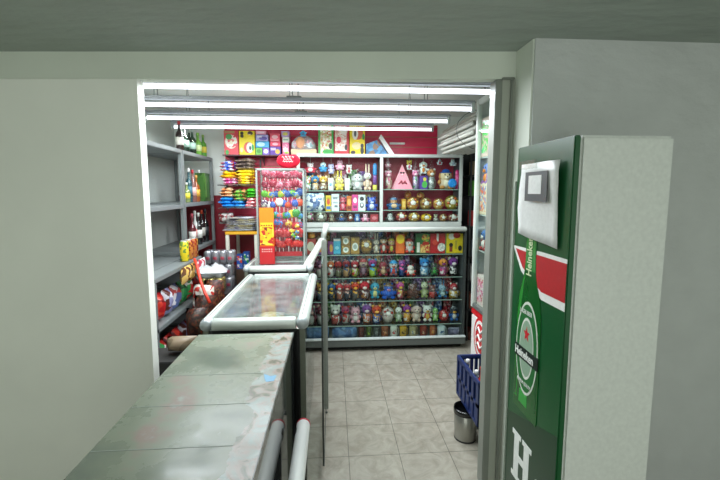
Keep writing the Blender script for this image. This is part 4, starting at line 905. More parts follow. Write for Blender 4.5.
# tall orange sweet dispenser box standing in front
p = at(267.5, 262, 3.55); w = at(275, 230, 3.55).x-at(260, 230, 3.55).x; hh = at(267, 208, 3.55).z-zC
t = thing('sweet_dispenser', 'tall orange and yellow sweet box with red base by case front', 'box', (p.x, 3.555, zC+.001), .06)
MB().box(-w*.5, w*.5, -.02, .02, 0, hh*.32, flat('b0161c', .4), .002).build('red_tray', t)
MB().box(-w*.47, w*.47, -.004, .018, hh*.32, hh, flat('dc7c0c', .5), .002).build('backboard', t)
m = MB(); m.prism([(-w*.45, hh*.34), (w*.45, hh*.34), (w*.45, hh*.66), (-w*.45, hh*.66)], .0015, printed(['e8b41c', '7a1a14', 'e8a018', 'b02418', 'f0c83c'], 34), (0, -.004, 0))
m.prism([(-w*.4, hh*.66), (w*.4, hh*.66), (w*.42, hh*.74), (-w*.42, hh*.74)], .0025, flat('f0c020', .4), (0, -.004, 0))
m.build('picture_panel', t)
m = MB()
for j, zz_ in enumerate((.27, .23)):
    for i in range(5): x = -w*.3+i*w*.15; m.box(x-.004, x+.004, -.022, -.02, hh*zz_-.004, hh*zz_+.004, flat('f0d8d0', .4))
m.build('base_letters', t); m = MB()
for i in range(5): x = -w*.32+i*w*.16; m.box(x-.006, x+.006, -.0075, -.006, hh*.69-.006, hh*.69+.007, flat('8a1410', .4))
m.build('printed_letters', t)
# small orange pack behind the case, left of the sloping rail
p = at(311.5, 234.5, 4.12)
rbag('snack_pack', 'small orange snack pack at left of the sloping rail', 'pack', (p.x, 4.13, ztl+.045 if False else p.z), .07, .08, .03, ['e08a2c', 'e0a850', 'c8622a'], 'xz')

# ------------------------------------------------------------------ snack stacks on wire shelves, left of the case
t = thing('wire_rack', 'wire shelf rack on the red board holding stacks of snack bags', 'shelf', (0, 0, 0)); YW = 4.34
xs = [at(221, 190, YW).x, at(257, 190, YW).x]; wz = [at(240, 184.5, YW-.1).z, at(240, 207.5, YW-.1).z]
for z in wz:
    m = MB()
    for k in range(8): y = YW-.12+k*.05; m.tube([(xs[0], y, z-.004), (xs[1], y, z-.004)], .0025, STEEL, 6)
    for x in (xs[0], (xs[0]+xs[1])/2, xs[1]): m.tube([(x, YW-.12, z-.008), (x, YB-.02, z-.008)], .004, STEEL, 6)
    m.build('wire_shelf', t)
for x in xs: MB().box(x-.008, x+.008, YB-.035, YB-.02, wz[1]-.05, zs-.03, STEEL).build('upright', t)
def stack(x0_, x1_, items, zbase, nm2, dpt=.24):
    z = zbase
    a = at(x0_, 190, YW).x; b = at(x1_, 190, YW).x
    for (hpx, cs, lab) in items:
        th = hpx*YW/390; cnt = max(1, round(th/.033)); 
        for k in range(cnt):
            dx = random.uniform(-.008, .008); tt = th/cnt
            m = MB(); m.pillow((0, 0, 0), (b-a)*1.06, dpt*.9, tt*1.5, printed(cs, 30, .3), 8, 'xy', random.uniform(-.22, .22), .55)
            tag(m.build('snack_bag', loc=((a+b)/2+dx, YW-.0, z+tt/2)), (['lowest', 'second', 'third', 'fourth', 'fifth'][k] if cnt > 1 else 'single')+' '+lab+' on the '+nm2, 'bag', 'snack bags stacked on the wire rack'); z += tt+.0006
stack(224, 238.6, [(6, ['c8488c', 'd86aa4', 'a83a74', 'e8c8d8'], 'pink snack bag in left pile'), (6, ['f0d014', 'e8c010', 'c88a2a'], 'golden yellow snack bag in left pile'), (9, ['1f56b8', '2a6ad0', 'c8d4e8', 'b03a4a'], 'blue snack bag in left pile')], wz[0]+.001, 'upper wire shelf')
stack(239.4, 255, [(7.5, ['f0d21c', 'e8c414', 'f4e46c', 'b06a3a'], 'sunny yellow snack bag in right pile'), (6, ['e8c818', 'd8b818', 'f0dc4c'], 'mustard snack bag in right pile'), (10, ['5a4c48', '7a6a60', '3c3230', 'a89888'], 'brown grey snack bag in right pile')], wz[0]+.001, 'upper wire shelf')
stack(222, 234.4, [(9.5, ['1a78c8', '2288dc', '3a98e4'], 'blue biscuit pack in left pile'), (8.5, ['c87a48', '8a4a2c', 'd8a878', 'e8c8a0'], 'tan biscuit pack in left pile')], wz[1]+.001, 'lower wire shelf')
stack(235, 247, [(6.5, ['2a82cc', '58a4e0', '1c68ac'], 'azure biscuit pack in middle pile'), (9.5, ['7ab84a', 'd8cf9a', '3f8a34', 'c88a5a'], 'green and tan biscuit pack in middle pile')], wz[1]+.001, 'lower wire shelf')
stack(247.6, 256.4, [(9, ['e07a80', 'f0d0d0', 'c84450'], 'rose wafer pack in right pile'), (8, ['38a828', '5ac03c', '2a8a20'], 'leaf green wafer pack in right pile')], wz[1]+.001, 'lower wire shelf')

# side table with folded bags, lower left
YQ = 4.33; tz_ = at(240, 230.8, YQ-.1).z; tx0 = at(230, 232, YQ).x; tx1 = at(262, 232, YQ).x
t = thing('side_table', 'white legged side table with yellow edge near back wall', 'table', ((tx0+tx1)/2, YQ, 0))
zt2 = tz_
L(t, MB().box(tx0, tx1, YQ-.2, YQ+.3, zt2-.03, zt2, flat('d8a020', .45), .003)).build('tabletop', t)
for (x, y) in ((tx0+.02, YQ-.18), (tx1-.03, YQ-.18), (tx0+.02, YQ+.27), (tx1-.03, YQ+.27)):
    lg = L(t, MB().box(x-.017, x+.017, y-.017, y+.017, 0, zt2-.031, flat('d6d2c4', .45), .003)).build('leg', t)
L(t, MB().box(tx0+.001, tx0+.04, YQ-.202, YQ-.162, .70, .735, flat('d8a020', .45), .003)).build('leg_clamp', t)
for k in range(7):
    z = zt2+.004+k*.02
    m = MB(); m.pillow((0, 0, .011), (tx1-tx0)*(1.08-.05*k), .42-.02*k, .024, printed([['b8bcc4', '8a8e98', 'a8a49c', 'd0d4d8'], ['8a86a0', 'a8a4b8', 'c8c4b0'], ['9aa0a4', '7a7680', 'c4b890']][k % 3], 14, .3, stretch=(1, 1, 4)), 9, 'xy', random.uniform(-.05, .05), .5)
    tag(m.build('folded_bag', loc=((tx0+tx1)/2-.02+random.uniform(-.015, .015), YQ+.02, z)), ['bottom', 'second', 'third', 'fourth', 'fifth', 'sixth', 'top'][k]+' grey folded plastic bag in the pile on the side table', 'bag', 'folded bags on the side table')
p = at(225.5, 219, 4.2)
rbag('plastic_bag', 'dark red and grey crumpled bag at left of the folded bags', 'bag', (p.x-.02, 4.3, p.z), .16, .12, .09, ['8a3a3c', 'a8a4a0', '5a2226', '78706c'], 'xz')
# small blue and green boxes on low crate under table
yc2 = 4.28; cz_ = at(240, 268, yc2).z
t = thing('storage_box', 'dark cardboard box on the floor under the side table', 'box', (at(243, 270, yc2).x+.02, yc2+.02, 0))
MB().box(-.17, .17, -.1, .18, 0, cz_, flat('4a3428', .6), .004).build('box_body', t)
MB().box(-.172, .172, -.102, -.1, cz_*.6, cz_*.66, flat('8a6a44', .5)).build('tape', t)
for (a_, b_, y0_, c_, pr, lab) in ((237, 243.2, 254, '2456a8', ('2a62bc', 'd84a3c', 'e8e4d8'), 'blue and red tea box under the side table'), (243.6, 249.6, 251.5, '1f4a94', ('2a5cb0', '3a9a4c', 'dcdcd4'), 'taller blue and green tea box under the side table')):
    p, w, h = put(a_, b_, y0_, yc2-.02, cz_+.001); carton(w*.96, h, .07, c_, [('r', 0, .5, .42, .4, pr)], lab, p)
p, w, h = put(227.5, 231.6, 254, 4.03, at(229, 268.5, 4.03).z)
carton(w, h, .05, '2a8a4c', [('r', 0, .5, .3, .35, ('e8e4c8', '3aa0b8', 'd84a3c'))], 'small green carton standing behind the silver cans', p)
m = MB().box(-.05, .05, -.045, .045, 0, p.z-.001, DARK); tag(m.build('storage_crate', loc=(p.x, p.y, 0)), 'narrow dark crate under the small green carton', 'crate')

# ------------------------------------------------------------------ left bottle rack
XK = -1.385; YK0, YK1 = 3.62, 4.5; XB = -1.74
XK = at(213, 170, YK1).x; zsh = [at(210, 158, YK1).z, (at(213, 199.5, YK1).z+at(184, 205, 3.62).z)/2, at(216, 240, YK1).z]
def rack(label, y0, y1, zs_, ztop, ext=None):
    t = thing('steel_rack', label, 'shelving', (XK-.16, (y0+y1)/2, 0)); m_ = flat('7b8181', .45, .25, bs=12)
    for x in (XK, XB+.03):
        for y in (y0, y1-.03): L(t, MB().box(x-.03, x, y, y+.03, 0, ztop, m_, .003)).build('upright', t)
    if ext:
        for y in (y0, y1-.03): L(t, MB().box(ext-.03, ext, y, y+.03, 0, max(q for q in zs_ if q < 1.3)-.036, m_, .003)).build('upright', t)
        for z in [q for q in zs_ if q < 1.3]: L(t, MB().box(XK+.0015, ext, y0+.001, y1-.001, z-.035, z, m_, .004)).build('shelf_extension', t)
    for z in zs_: L(t, MB().box(XB, XK+.001, y0+.001, y1-.001, z-.035, z, m_, .004)).build('shelf', t)
    L(t, MB().box(XB-.003, XB, y0, y1, .1, ztop, flat('b4bab6', .5))).build('back_panel', t)
    return t
zlow = [.12, .5, .86]
rack('grey steel rack of liquor bottles in the back left corner', YK0, YK1, zsh+zlow, zsh[0]+.0)
rack('nearer grey steel rack of gold cans along left wall', 2.66, YK0-.004, [1.13, .78, .42, .12, 1.6, zsh[0]], zsh[0], -1.2)
def bottle(h, r, glass, lab_c, cap, label, loc, neck=.3, kind='glass', group='bottles on the steel rack'):
    t = thing('bottle', label, 'bottle', loc, 0, group); nk = h*(1-neck)
    G_ = film('bg_'+glass, glass, .04, .04, 1.4, .0) if kind == 'clear' else flat(glass, .08, 0, .8)
    MB().lathe((0, 0, 0), [(r*.9, 0), (r, h*.02), (r, nk*.78), (r*.85, nk*.88), (r*.36, nk), (r*.32, h*.93), (r*.36, h*.94)], G_, 16).build('glass', t)
    MB().lathe((0, 0, h*.2), [(r*1.02, 0), (r*1.02, h*.26)], flat(lab_c, .5), 16).build('paper_label', t)
    MB().lathe((0, 0, h*.88), [(r*.4, 0), (r*.4, h*.11), (r*.3, h*.12)], flat(cap, .4), 12).build('cap', t)
    return t
def brow(z, specs, x=XK-.1, kinds='glass'):
    for (px, Y, h, r, g, lc, cp, kind, lab) in specs:
        xx = at(px, 200, Y).x; xx = min(xx, XK-.045); bottle(h, r, g, lc, cp, lab, (xx, Y, z+.001), kind=kind)
XC = XK-.07
def ypx_(px, X=None):                                  # depth at which the rack's column x shows at this picture column
    X = X or XC; r = ray(px, 190); return X*r.y/r.x
def bl(z, rows, sfx):
    for (px, h, r, g, lc, cp, kind, lab, dx) in rows:
        X = XC-dx; Y = min(max(ypx_(px, X), YK0-.9), YK1-.08); bottle(h, r, g, lc, cp, lab+' '+sfx, (X, Y, z+.001), kind=kind)
bl(zsh[0], [(182, .27, .033, '2a1c18', 'd8d4c8', 'b02a30', 'glass', 'dark bottle with white label', 0), (187.5, .25, .034, 'a8c4b4', '8fa89a', 'b8c4bc', 'clear', 'clear empty looking bottle', 0), (191.5, .27, .03, '88a898', 'b4c4b8', 'c4ccc4', 'clear', 'pale clear bottle', .09), (194.5, .25, .034, '98b4a4', '8aa494', 'b8c4bc', 'clear', 'clear bottle with silvery label', 0), (200, .24, .034, '6aa03c', 'c8d89a', '8ac04a', 'glass', 'light green bottle', 0), (204, .25, .03, '8ac048', 'e0e8c0', '4a8a2c', 'glass', 'lime green bottle', .06), (207.5, .24, .034, '5a9a3a', 'd8c84a', 'a8cc6a', 'glass', 'green bottle with yellow label', 0)], 'on top of the corner rack')
bl(zsh[1], [(186.6, .19, .03, '7a8a50', 'd8c838', 'd8d8d0', 'glass', 'short olive bottle with yellow label', 0), (189.2, .335, .031, '1f4a50', '3a6a78', 'e8e8e4', 'glass', 'tall teal wine bottle with white capsule', .02), (193, .32, .032, '7a5048', 'd8a8a0', 'b02430', 'glass', 'tall bottle with pink label and red capsule', .0), (196.4, .27, .034, '8a4a1c', 'c89a3a', 'c8904a', 'glass', 'amber liquor bottle with gold label', -.015), (199.6, .335, .031, '16301c', 'd8d8cc', 'e8e8e0', 'glass', 'dark green bottle with white label', .03)], 'on the middle rack shelf')
# green bottle gift box
pz = zsh[1]+.001; yy = ypx_(206, XK-.07)
t = thing('gift_carton', 'green window carton holding a bottle on the middle rack shelf', 'box', (XK-.08, min(yy, YK1-.12), pz))
MB().box(-.05, .05, -.09, .09, 0, .3, printed(['3a6428', '4a7430', '2c5220'], 18), .003).build('box_body', t)
MB().box(-.04, .04, -.0925, -.09, .05, .26, flat('3f6a2c', .3), 0).build('window', t)
MB().box(.05, .0525, -.07, -.03, .04, .27, flat('5a8a34', .3), 0).build('window', t)
MB().box(.05, .0525, .0, .05, .04, .27, flat('3f7a2c', .3), 0).build('window', t)
bl(zsh[2], [(190.6, .33, .034, '5a1c24', 'd0ccc4', 'a84050', 'glass', 'dark red bottle with white label', 0), (193.6, .35, .034, 'c8c8c4', 'c86a6a', 'e4e4e0', 'glass', 'white bottle with pink label', .03), (197, .33, .034, '141414', 'd8d8d0', 'e0e0d8', 'glass', 'black bottle with white collar', 0), (200.4, .35, .034, '1c1214', 'b8b4ac', 'c8482c', 'glass', 'black bottle with red orange cap', .02), (204, .36, .034, '101414', '2a2c30', '26303a', 'glass', 'all black bottle', 0), (207.6, .34, .034, '161410', 'a89a78', 'c89a3a', 'glass', 'black bottle with gold capsule', .01)], 'on the lower rack shelf')
# gold and red cans on the nearer rack
def can(label, loc, c, c2, h=.12, r=.033, group=None):
    t = thing('drink_can', label, 'can', loc, 0, group)
    MB().lathe((0, 0, 0), [(r*.8, 0), (r, h*.06), (r, h*.9), (r*.82, h)], printed([c, c2, c], 50, .25), 14).build('can_body', t)
    MB().lathe((0, 0, h), [(r*.82, 0), (r*.82, .003), (r*.74, .0005)], ALU, 14).build('lid', t)
    return t
Zc = 1.13
k = 0
CL = [('d8c020', '6a8a34', 'yellow and green'), ('b8742c', '7a1c18', 'gold and red'), ('a8642c', '8a2018', 'copper and red'), ('b03020', 'd09a3a', 'red and gold'), ('c8862c', '5a1814', 'amber and maroon'), ('7a1c1c', 'c89a4a', 'maroon and gold')]
for j, px in enumerate((181.5, 186, 190, 194, 198, 202)):
    c, c2, nmz = CL[j]; X = -1.25; Y = min(ypx_(px, X), YK0-.05)
    can(nmz+' tall drink can in front row of the nearer rack', (X, Y, 1.131), c, c2, .17, .036, 'cans on the nearer rack')
for j, (px, c, c2, nmz) in enumerate(((182, 'c8a85a', '5a3a24', 'gold and brown'), (189, 'b8904a', '3a2a20', 'bronze'), (198, 'c8c8c8', 'a83a4a', 'silver and red'))):
    X = -1.17; Y = ypx_(px, X)
    m = MB(); m.pillow((0, 0, 0), .2, .13, .06, printed([c, c2, c], 20, .25), 7, 'xz', 0, .2)
    tag(m.build('drink_pack', loc=(X, Y, 1.06), rot=(0, 0, PI/2)), nmz+' wrapped pack hanging on the shelf edge of nearer rack', 'pack')
PKL = [('a81c20', 'c83a2c', '6a1214', 'red'), ('8a1418', 'b83028', '4a0c10', 'dark red'), ('b02a28', '3a8a4c', 'd8d0c8', 'red and green'), ('2a7a44', '4a9a5c', '1c4a2c', 'green'), ('5a6a9a', 'd8d4d8', 'a83a3a', 'white and blue'), ('8a8ab0', '5a2a24', 'c8c8d0', 'violet grey')]
for tier_, (z_, hgt, w_) in enumerate(((.781, .2, 'upper'), (.421, .2, 'lower'))):
    for j, (c1_, c2_, c3_, nmz) in enumerate(PKL):
        Y = 2.84+.14*j; X = -1.28; k_ = (j*5+tier_*2) % 6; c1_, c2_, c3_, nmz = PKL[k_]
        m = MB(); m.pillow((0, 0, hgt/2), .13, hgt, .12, printed([c1_, c2_, c3_], 16, .3), 7, 'xz', 0, .3)
        tag(m.build('snack_pack', loc=(X, Y, z_+.001), rot=(0, 0, PI/2)), nmz+' snack pack on the '+w_+' low shelf of the nearer rack', 'pack', 'snack packs on the nearer rack')
# stack of silver can multipacks on floor beside the rack, wrapped in clear film
def multipack(label, loc, nx, nz, c, lab_c, r=.034, h=.12, rz=0):
    t = thing('can_multipack', label, 'can pack', loc, rz)
    for i in range(nx):
        for j in range(2):
            for k_ in range(nz):
                x = (i-(nx-1)/2)*r*2.03; y = (j-.5)*r*2.03; z = k_*(h+.004)
                cn_ = MB().lathe((x, y, z+.001), [(r*.82, 0), (r, h*.07), (r, h*.88), (r*.8, h)], flat(c, .25, .6), 14).build('can', t)
                if j == 0: MB().ell((x, y-r*.75, z+h*.45), (r*.6, r*.3, h*.22), flat(lab_c, .4), 10, 8).build('printed_badge', cn_)
    w = nx*r*1.02+.004
    MB().box(-w, w, -r*2.08, r*2.08, 0, nz*(h+.004)+.002, film('shrink_film', 'f4f4f8', .06, .2), .02).build('shrink_wrap', t)
    return t
pm = at(217, 262, 3.75)
zz1 = at(216, 290, 3.75).z
t = thing('plastic_crate', 'dark crate on the floor under the silver can packs', 'crate', (pm.x-.02, 3.82, 0))
m = MB(); m.box(-.16, .2, -.12, .14, 0, zz1-.001, flat('1e2430', .5), .006); m.build('crate_body', t)
m = MB()
for k_ in range(3): m.box(-.15, .19, -.124, -.12, .1+k_*.18, .2+k_*.18, flat('2c3444', .5))
m.build('side_slots', t)
zb0 = zz1
multipack('lower silver can pack beside the steel rack', (pm.x, 3.8, zb0), 4, 1, 'b0b2b6', 'a83a50')
multipack('middle silver can pack beside the steel rack', (pm.x, 3.8, zb0+.128), 4, 1, 'b4b6ba', '9a4a5a')
multipack('upper silver can pack with red badges beside the steel rack', (pm.x+.02, 3.8, zb0+.256), 4, 1, 'a8aaae', 'b02c44')
pm2 = at(212, 283, 3.45)
t = thing('storage_crate', 'low dark crate carrying the cloudy plastic wrapped cans', 'crate', (pm2.x, 3.47, 0))
MB().box(-.13, .15, -.09, .09, 0, pm2.z-.085, flat('262020', .6), .005).build('crate_body', t); MB().box(-.12, .14, -.093, -.09, .12, .3, flat('5a3020', .5)).build('front_strip', t)
multipack('nearer can pack with gold can under cloudy plastic', (pm2.x, 3.47, pm2.z-.084), 3, 1, 'a89a5c', 'd0c060', .034, .13)
m = MB(); m.pillow((0, 0, .0), .27, .17, .09, film('cloudy_plastic', 'dfe2e6', .12, .2, 1.5, .5), 9, 'xy', .2, .9); tag(m.build('plastic_bag', loc=(pm2.x-.01, 3.47, pm2.z+.1)), 'crumpled clear plastic bag lying over the gold cans', 'bag')
# white carrier bag with red print, and red strap
pm3 = at(204, 301, 3.2)
m = MB(); m.pillow((0, 0, 0), .17, .2, .1, printed(['d8d2c6', 'c8c0b2', 'b83028', 'dcd8d0', 'cfc8bc'], 26, .5), 9, 'xz', .1, .7); tag(m.build('carrier_bag', loc=(pm3.x-.01, 3.22, pm3.z+.03)), 'white carrier bag with red print hanging by the rack', 'bag')
m = MB(); m.tube([at(194.5, 259, 3.3), at(197, 266, 3.25), at(200.5, 281, 3.15), at(205, 293, 3.07), at(210, 303, 3.03)], .012, flat('c8321c', .45), 8); tag(m.build('red_strap', ), 'red strap hanging down in front of white carrier bag', 'strap')
for j, (px, py, Y, c, nmz) in enumerate(((205, 316, 3.1, ['4a1c10', '24100a', '6a3420', '3a2a1c'], 'brown'), (214, 304, 3.3, ['3c1810', '6a4428', '20100c', '5a2018'], 'speckled brown'), (197, 326, 2.95, ['301610', '1a0c0a', '5a2a18', '3a3024'], 'dark brown'))):
    p = at(px, py, Y); hs = max(.14, 2*(p.z-.565)); rbag('sack', nmz+' sack slumped behind the nearest glass counter', 'sack', (p.x, Y+.02, .566+hs/2), .17, hs, .14, c, 'xz', sc=75)
t = thing('storage_crate', 'long dark crate behind the counters carrying brown sacks', 'crate', (-1.02, 3.1, 0)); MB().box(-.13, .17, -.25, .27, 0, .565, flat('15120f', .7), .005).build('crate_body', t); MB().box(-.12, .16, -.253, -.25, .2, .24, DARK).build('handle_slot', t)
p = at(186, 337, 2.6); rbag('cardboard_scrap', 'crumpled tan paper bag by the left edge behind the counter', 'bag', (p.x, 2.54, p.z-.02), .2, .1, .12, ['6a5a44', '82705a', '584a38'], 'xz', sc=10)
t = thing('storage_crate', 'dark crate beneath the crumpled tan paper bag', 'crate', (-1.1, 2.52, 0)); MB().box(-.2, .14, -.12, .12, 0, p.z-.085, flat('1c1b18', .7), .005).build('crate_body', t); MB().box(-.15, .1, -.123, -.12, .3, .34, DARK).build('handle_slot', t)
# ------------------------------------------------------------------ right side: pipes, tall case, dark rack, crate, bin
PV = flat('bcbfb5', .35, bs=5)
e0 = at(452, 141, 4.05)
k = 0
for (px, py) in [(439+c_*4.8+(r_ % 2)*2.2+(4 if r_ in (0, 6) else 0), 132.5+r_*3.5) for c_ in range(6) for r_ in range(7)]:
    yy = 4.02+.04*((k*7) % 5)/5; p = at(px, py, 4.05)
    m = MB(); m.lathe((0, 0, 0), [(.012, 0), (.0158, -.006), (.0158, -.985), (.022, -.99)], PV, 12, 'y')
    m.lathe((0, 0, 0), [(.009, .0), (.009, .001)], DARK, 12, 'y')
    m.lathe((0, 0, 0), [(.0159, -.25), (.0166, -.255), (.0166, -.28), (.0159, -.285)], PV, 12, 'y')
    pos = ['lower left', 'middle left', 'bottom left'][k % 3]
    tag(m.build('pvc_pipe', loc=(p.x, yy, p.z)), 'white plastic pipe in the bundle hung under the ceiling at right', 'pipe', 'bundle of white pipes under the ceiling'); k += 1
m = MB(); 
t = thing('pipe_strap', 'dark wire straps holding the bundle of white pipes', 'strap', (at(455, 141, 3.6).x, 3.3, 0))
for Y in (3.3,):
    c_ = at(456, 141, 4.05); m = MB(); pts = [(c_.x+0.24*math.cos(a*PI/8), Y, c_.z+.17*math.sin(a*PI/8)) for a in range(17)]; m.tube(pts, .003, STEEL, 6); m.tube([(c_.x, Y, c_.z+.16), (c_.x, Y, zb+.05)], .004, DARK, 6); L(t, m).build('loop', t)
# tall glass case on the right wall
XF = at(471, 290, 3.0).x; Yf, Yn = 3.0, 2.4; ztc = at(473.5, 100, Yf).z
t = thing('tall_showcase', 'tall white framed glass showcase standing along the right wall', 'showcase', (XF+.2, 2.7, 0))
zlo = at(468, 306, Yf).z
def bb(n_, *q): return L(t, MB().box(*q)).build(n_, t)
bb('frame_post', XF, XF+.035, Yf-.035, Yf, zlo, ztc, ALUW, .006); bb('frame_post', XF, XF+.035, Yn, Yn+.035, zlo, ztc, ALUW, .006)
bb('top_frame', XF, XF+.035, Yn+.035, Yf-.035, ztc-.045, ztc, ALUW, .006); bb('bottom_frame', XF, XF+.035, Yn+.035, Yf-.035, zlo, zlo+.04, ALUD, .006)
bb('glass_door', XF+.012, XF+.016, Yn+.035, Yf-.035, zlo+.04, ztc-.045, GLASS)
bb('back_panel', XF+.36, XF+.37, Yn, Yf, zlo, ztc, flat('c0c8c8', .5)); bb('end_panel', XF+.035, XF+.36, Yf-.015, Yf, zlo, ztc, flat('b0b8b6', .4)); bb('end_panel', XF+.035, XF+.36, Yn, Yn+.015, zlo, ztc, flat('59605f', .4))
bb('top_panel', XF+.03, XF+.37, Yn, Yf, ztc, ztc+.01, GLASS)
bb('base_board', XF+.035, XF+.36, Yn+.015, Yf-.015, zlo, zlo+.03, ALUD)
szs = [zlo+.03]+[at(480, y, 2.85).z for y in (252, 215, 185, 156)]
for z in szs[1:]: bb('shelf', XF+.04, XF+.355, Yn+.02, Yf-.02, z-.01, z, flat('a8b0ac', .3))
tcc = [['e29ab0', 'b84a5a', 'd8c8c0'], ['4a6a9a', 'c8c4bc', '8a3a3a'], ['c85a2c', '5a7aa8', 'c8b89a'], ['4a6ab0', 'c8762c', '7a4a8a'], ['3cc84c', '2aa83c', 'c8a898']]
tn2 = ['lowest', 'second', 'third', 'fourth', 'top']; cc2 = ['nearer', 'middle', 'farther']
for i, z in enumerate(szs):
    for j, Y in enumerate((2.56, 2.73, 2.9)):
        c_ = tcc[i]; hh_ = (.22, .2, .24)[j]*(1.2 if i == 4 else 1)
        if (i+j) % 2: plush(.14, hh_, c_[j % 3], c_[(j+1) % 3], c_[(j+2) % 3], label='%s plush toy on %s shelf of the tall right showcase' % (cc2[j], tn2[i]), loc=(XF+.085, Y, z+.001), rz=-PI/2, ears=['round', 'cat', 'long'][j])
        else: carton(.14, hh_, .1, c_[j % 3], [('r', 0, .5, .4, .4, tuple(c_))], '%s gift carton on %s shelf of the tall right showcase' % (cc2[j], tn2[i]), (XF+.085, Y, z+.001), -PI/2)
# red and white chest below it
t = thing('cooler_chest', 'white chest with red top and red round logo under tall showcase', 'chest', (XF+.2, 2.7, 0)); 
WH = flat('e4e2de', .4); RD = flat('c81c26', .35)
bb('chest_body', XF+.01, XF+.37, Yn, Yf, 0, zlo-.055, WH, .01)
bb('red_band', XF+.008, XF+.372, Yn-.001, Yf+.001, zlo-.055, zlo-.012, RD, .006)
m = MB()
cy, cz2 = 2.8, .60
for rr, mm_, o_ in ((.13, RD, .002), (.11, WH, .003), (.09, RD, .004)): m.prism([(rr*math.cos(a*PI/14), rr*1.25*math.sin(a*PI/14)) for a in range(28)], o_, mm_, (XF+.0095, cy, cz2), (0, -1, 0), (0, 0, 1), (-1, 0, 0))
for j in range(3): m.tube([(XF+.005, cy+.06, cz2-.07+.06*j), (XF+.005, cy+.03, cz2-.04+.06*j), (XF+.005, cy-.01, cz2-.075+.06*j), (XF+.005, cy-.06, cz2-.035+.06*j)], .008, WH, 8)
L(t, m).build('round_logo', t)
# dark rack in the gap between
gx0 = at(466.5, 200, 4.3).x+.02; gx1 = XR-.02
t = thing('dark_rack', 'narrow dark shelf rack in the gap beside the back showcases', 'shelving', ((gx0+gx1)/2, 4.4, 0))
bb('back_panel', gx0, gx1, 4.575, 4.59, .05, 2.2, DARK)
gz = [at(468, y, 4.3).z for y in (345, 308, 280, 256, 226, 196, 175)]
for z in gz: bb('shelf', gx0, gx1, 4.25, 4.575, z-.015, z, DARK)
for x in (gx0, gx1-.02): bb('upright', x, x+.02, 4.25, 4.27, 0, 2.2, DARK)
gc = [('5a2a20', 'dark rust'), ('7a3a24', 'rust orange'), ('9a9a96', 'grey'), ('46505a', 'slate'), ('a02a2a', 'red'), ('4a8a2c', 'green'), ('8a7a5c', 'tan')]
for i, (z, (c_, nn)) in enumerate(zip(gz, gc)):
    hh_ = min(.17, (gz[i+1]-z-.03) if i < 6 else .15)
    carton(.16, hh_, .14, c_, [('r', 0, .5, .38, .25, 'c8c4b4' if i % 2 else '2a2624'), ('e', 0, .5, .15, .15, c_)], nn+' carton on the narrow dark rack beside the showcases', (gx0+.12, 4.34, z+.001))
# crate
CX0, CY0, CY1 = at(457, 354, 2.67).x, 2.25, 2.67; cz0 = at(457, 393, 2.67).z; cz1b = at(457, 354.5, 2.67).z; CX1 = CX0+.215
NB = flat('12285c', .4); t = thing('bottle_crate', 'blue plastic crate beside the doorway post above the steel bin', 'crate', (CX0+.18, 2.46, cz0))
def wallx(x, xi, n_):
    m = MB(); h_ = cz1b-cz0
    m.box(min(x, xi), max(x, xi), CY0, CY1, cz1b-.03, cz1b, NB, .003).box(min(x, xi), max(x, xi), CY0, CY1, cz0, cz0+.025, NB, .003)
    for k_ in range(6): y = CY0+(CY1-CY0-.02)*k_/5; m.box(min(x, xi), max(x, xi), y, y+.038 if k_ < 5 else y+.02, cz0+.02, cz1b-.02, NB)
    m.box(min(x, xi), max(x, xi), CY0, CY1, cz0+h_*.42, cz0+h_*.5, NB); xm = (x+xi)/2; m.box(xm-.003, xm+.003, CY0, CY1, cz0+.01, cz0+h_*.45, flat('152c60', .4)); L(t, m).build(n_, t)
wallx(CX0, CX0+.018, 'side_wall'); wallx(CX1-.018, CX1, 'side_wall')
for y, yi in ((CY0, CY0+.018), (CY1-.018, CY1)):
    m = MB(); m.box(CX0+.018, CX1-.018, y, yi, cz1b-.03, cz1b, NB).box(CX0+.018, CX1-.018, y, yi, cz0, cz0+.12, NB)
    for k_ in range(5): x = CX0+.03+(CX1-CX0-.08)*k_/4; m.box(x, x+.02, y, yi, cz0+.1, cz1b-.02, NB)
    L(t, m).build('end_wall', t)
bb('crate_floor', CX0+.018, CX1-.018, CY0+.018, CY1-.018, cz0, cz0+.012, NB)
bc = [('3a6ab0', 'blue'), ('b0382c', 'red capped'), ('c8ccd0', 'clear'), ('3a7a9a', 'teal')]
for i, (c_, nn) in enumerate(bc):
    bottle(.27 if i != 1 else .25, .033, c_, 'd8d8d4', 'b03028' if i == 1 else 'e0e0e0', nn+' plastic bottle standing inside the blue crate', (CX0+.06+.0*i+(i % 2)*.07, CY1-.06-.085*i, cz0+.014), group='bottles in the blue crate')
t = thing('step_stool', 'low grey stool holding up the blue crate', 'stool', (CX0+.15, 2.46, 0)); bb('seat', CX0+.13, CX1-.002, CY0+.01, CY1-.03, cz0-.03, cz0-.001, STEEL, .004)
for x in (CX0+.135, CX1-.03):
    for y in (CY0+.02, CY1-.07): bb('leg', x, x+.025, y, y+.025, 0, cz0-.031, STEEL)
# steel bin with liner
bp_ = atz(466.5, 440, 0); bx, by = bp_.x, bp_.y+.0; br_ = (at(477.5, 430, by).x-at(454.5, 430, by).x)/2
t = thing('waste_bin', 'small brushed steel waste bin with black liner by the crate', 'bin', (bx, by+.03, 0)); hb = cz0-.015
MB().lathe((0, 0, 0), [(br_*.88, 0), (br_*.92, .004), (br_, hb-.02), (br_*.96, hb-.018), (br_*.9, .02)], flat('a8a79f', .28, .75, bs=3), 28).build('bin_body', t)
MB().lathe((0, 0, hb-.07), [(br_*1.025, .03), (br_*1.03, .055), (br_*1.0, .068), (br_*.93, .06), (br_*.9, .0)], BLACK, 24).build('liner', t)
MB().lathe((0, 0, 0), [(br_*.9, 0), (br_*.93, 0), (br_*.93, .012)], DARK, 24).build('base_ring', t)

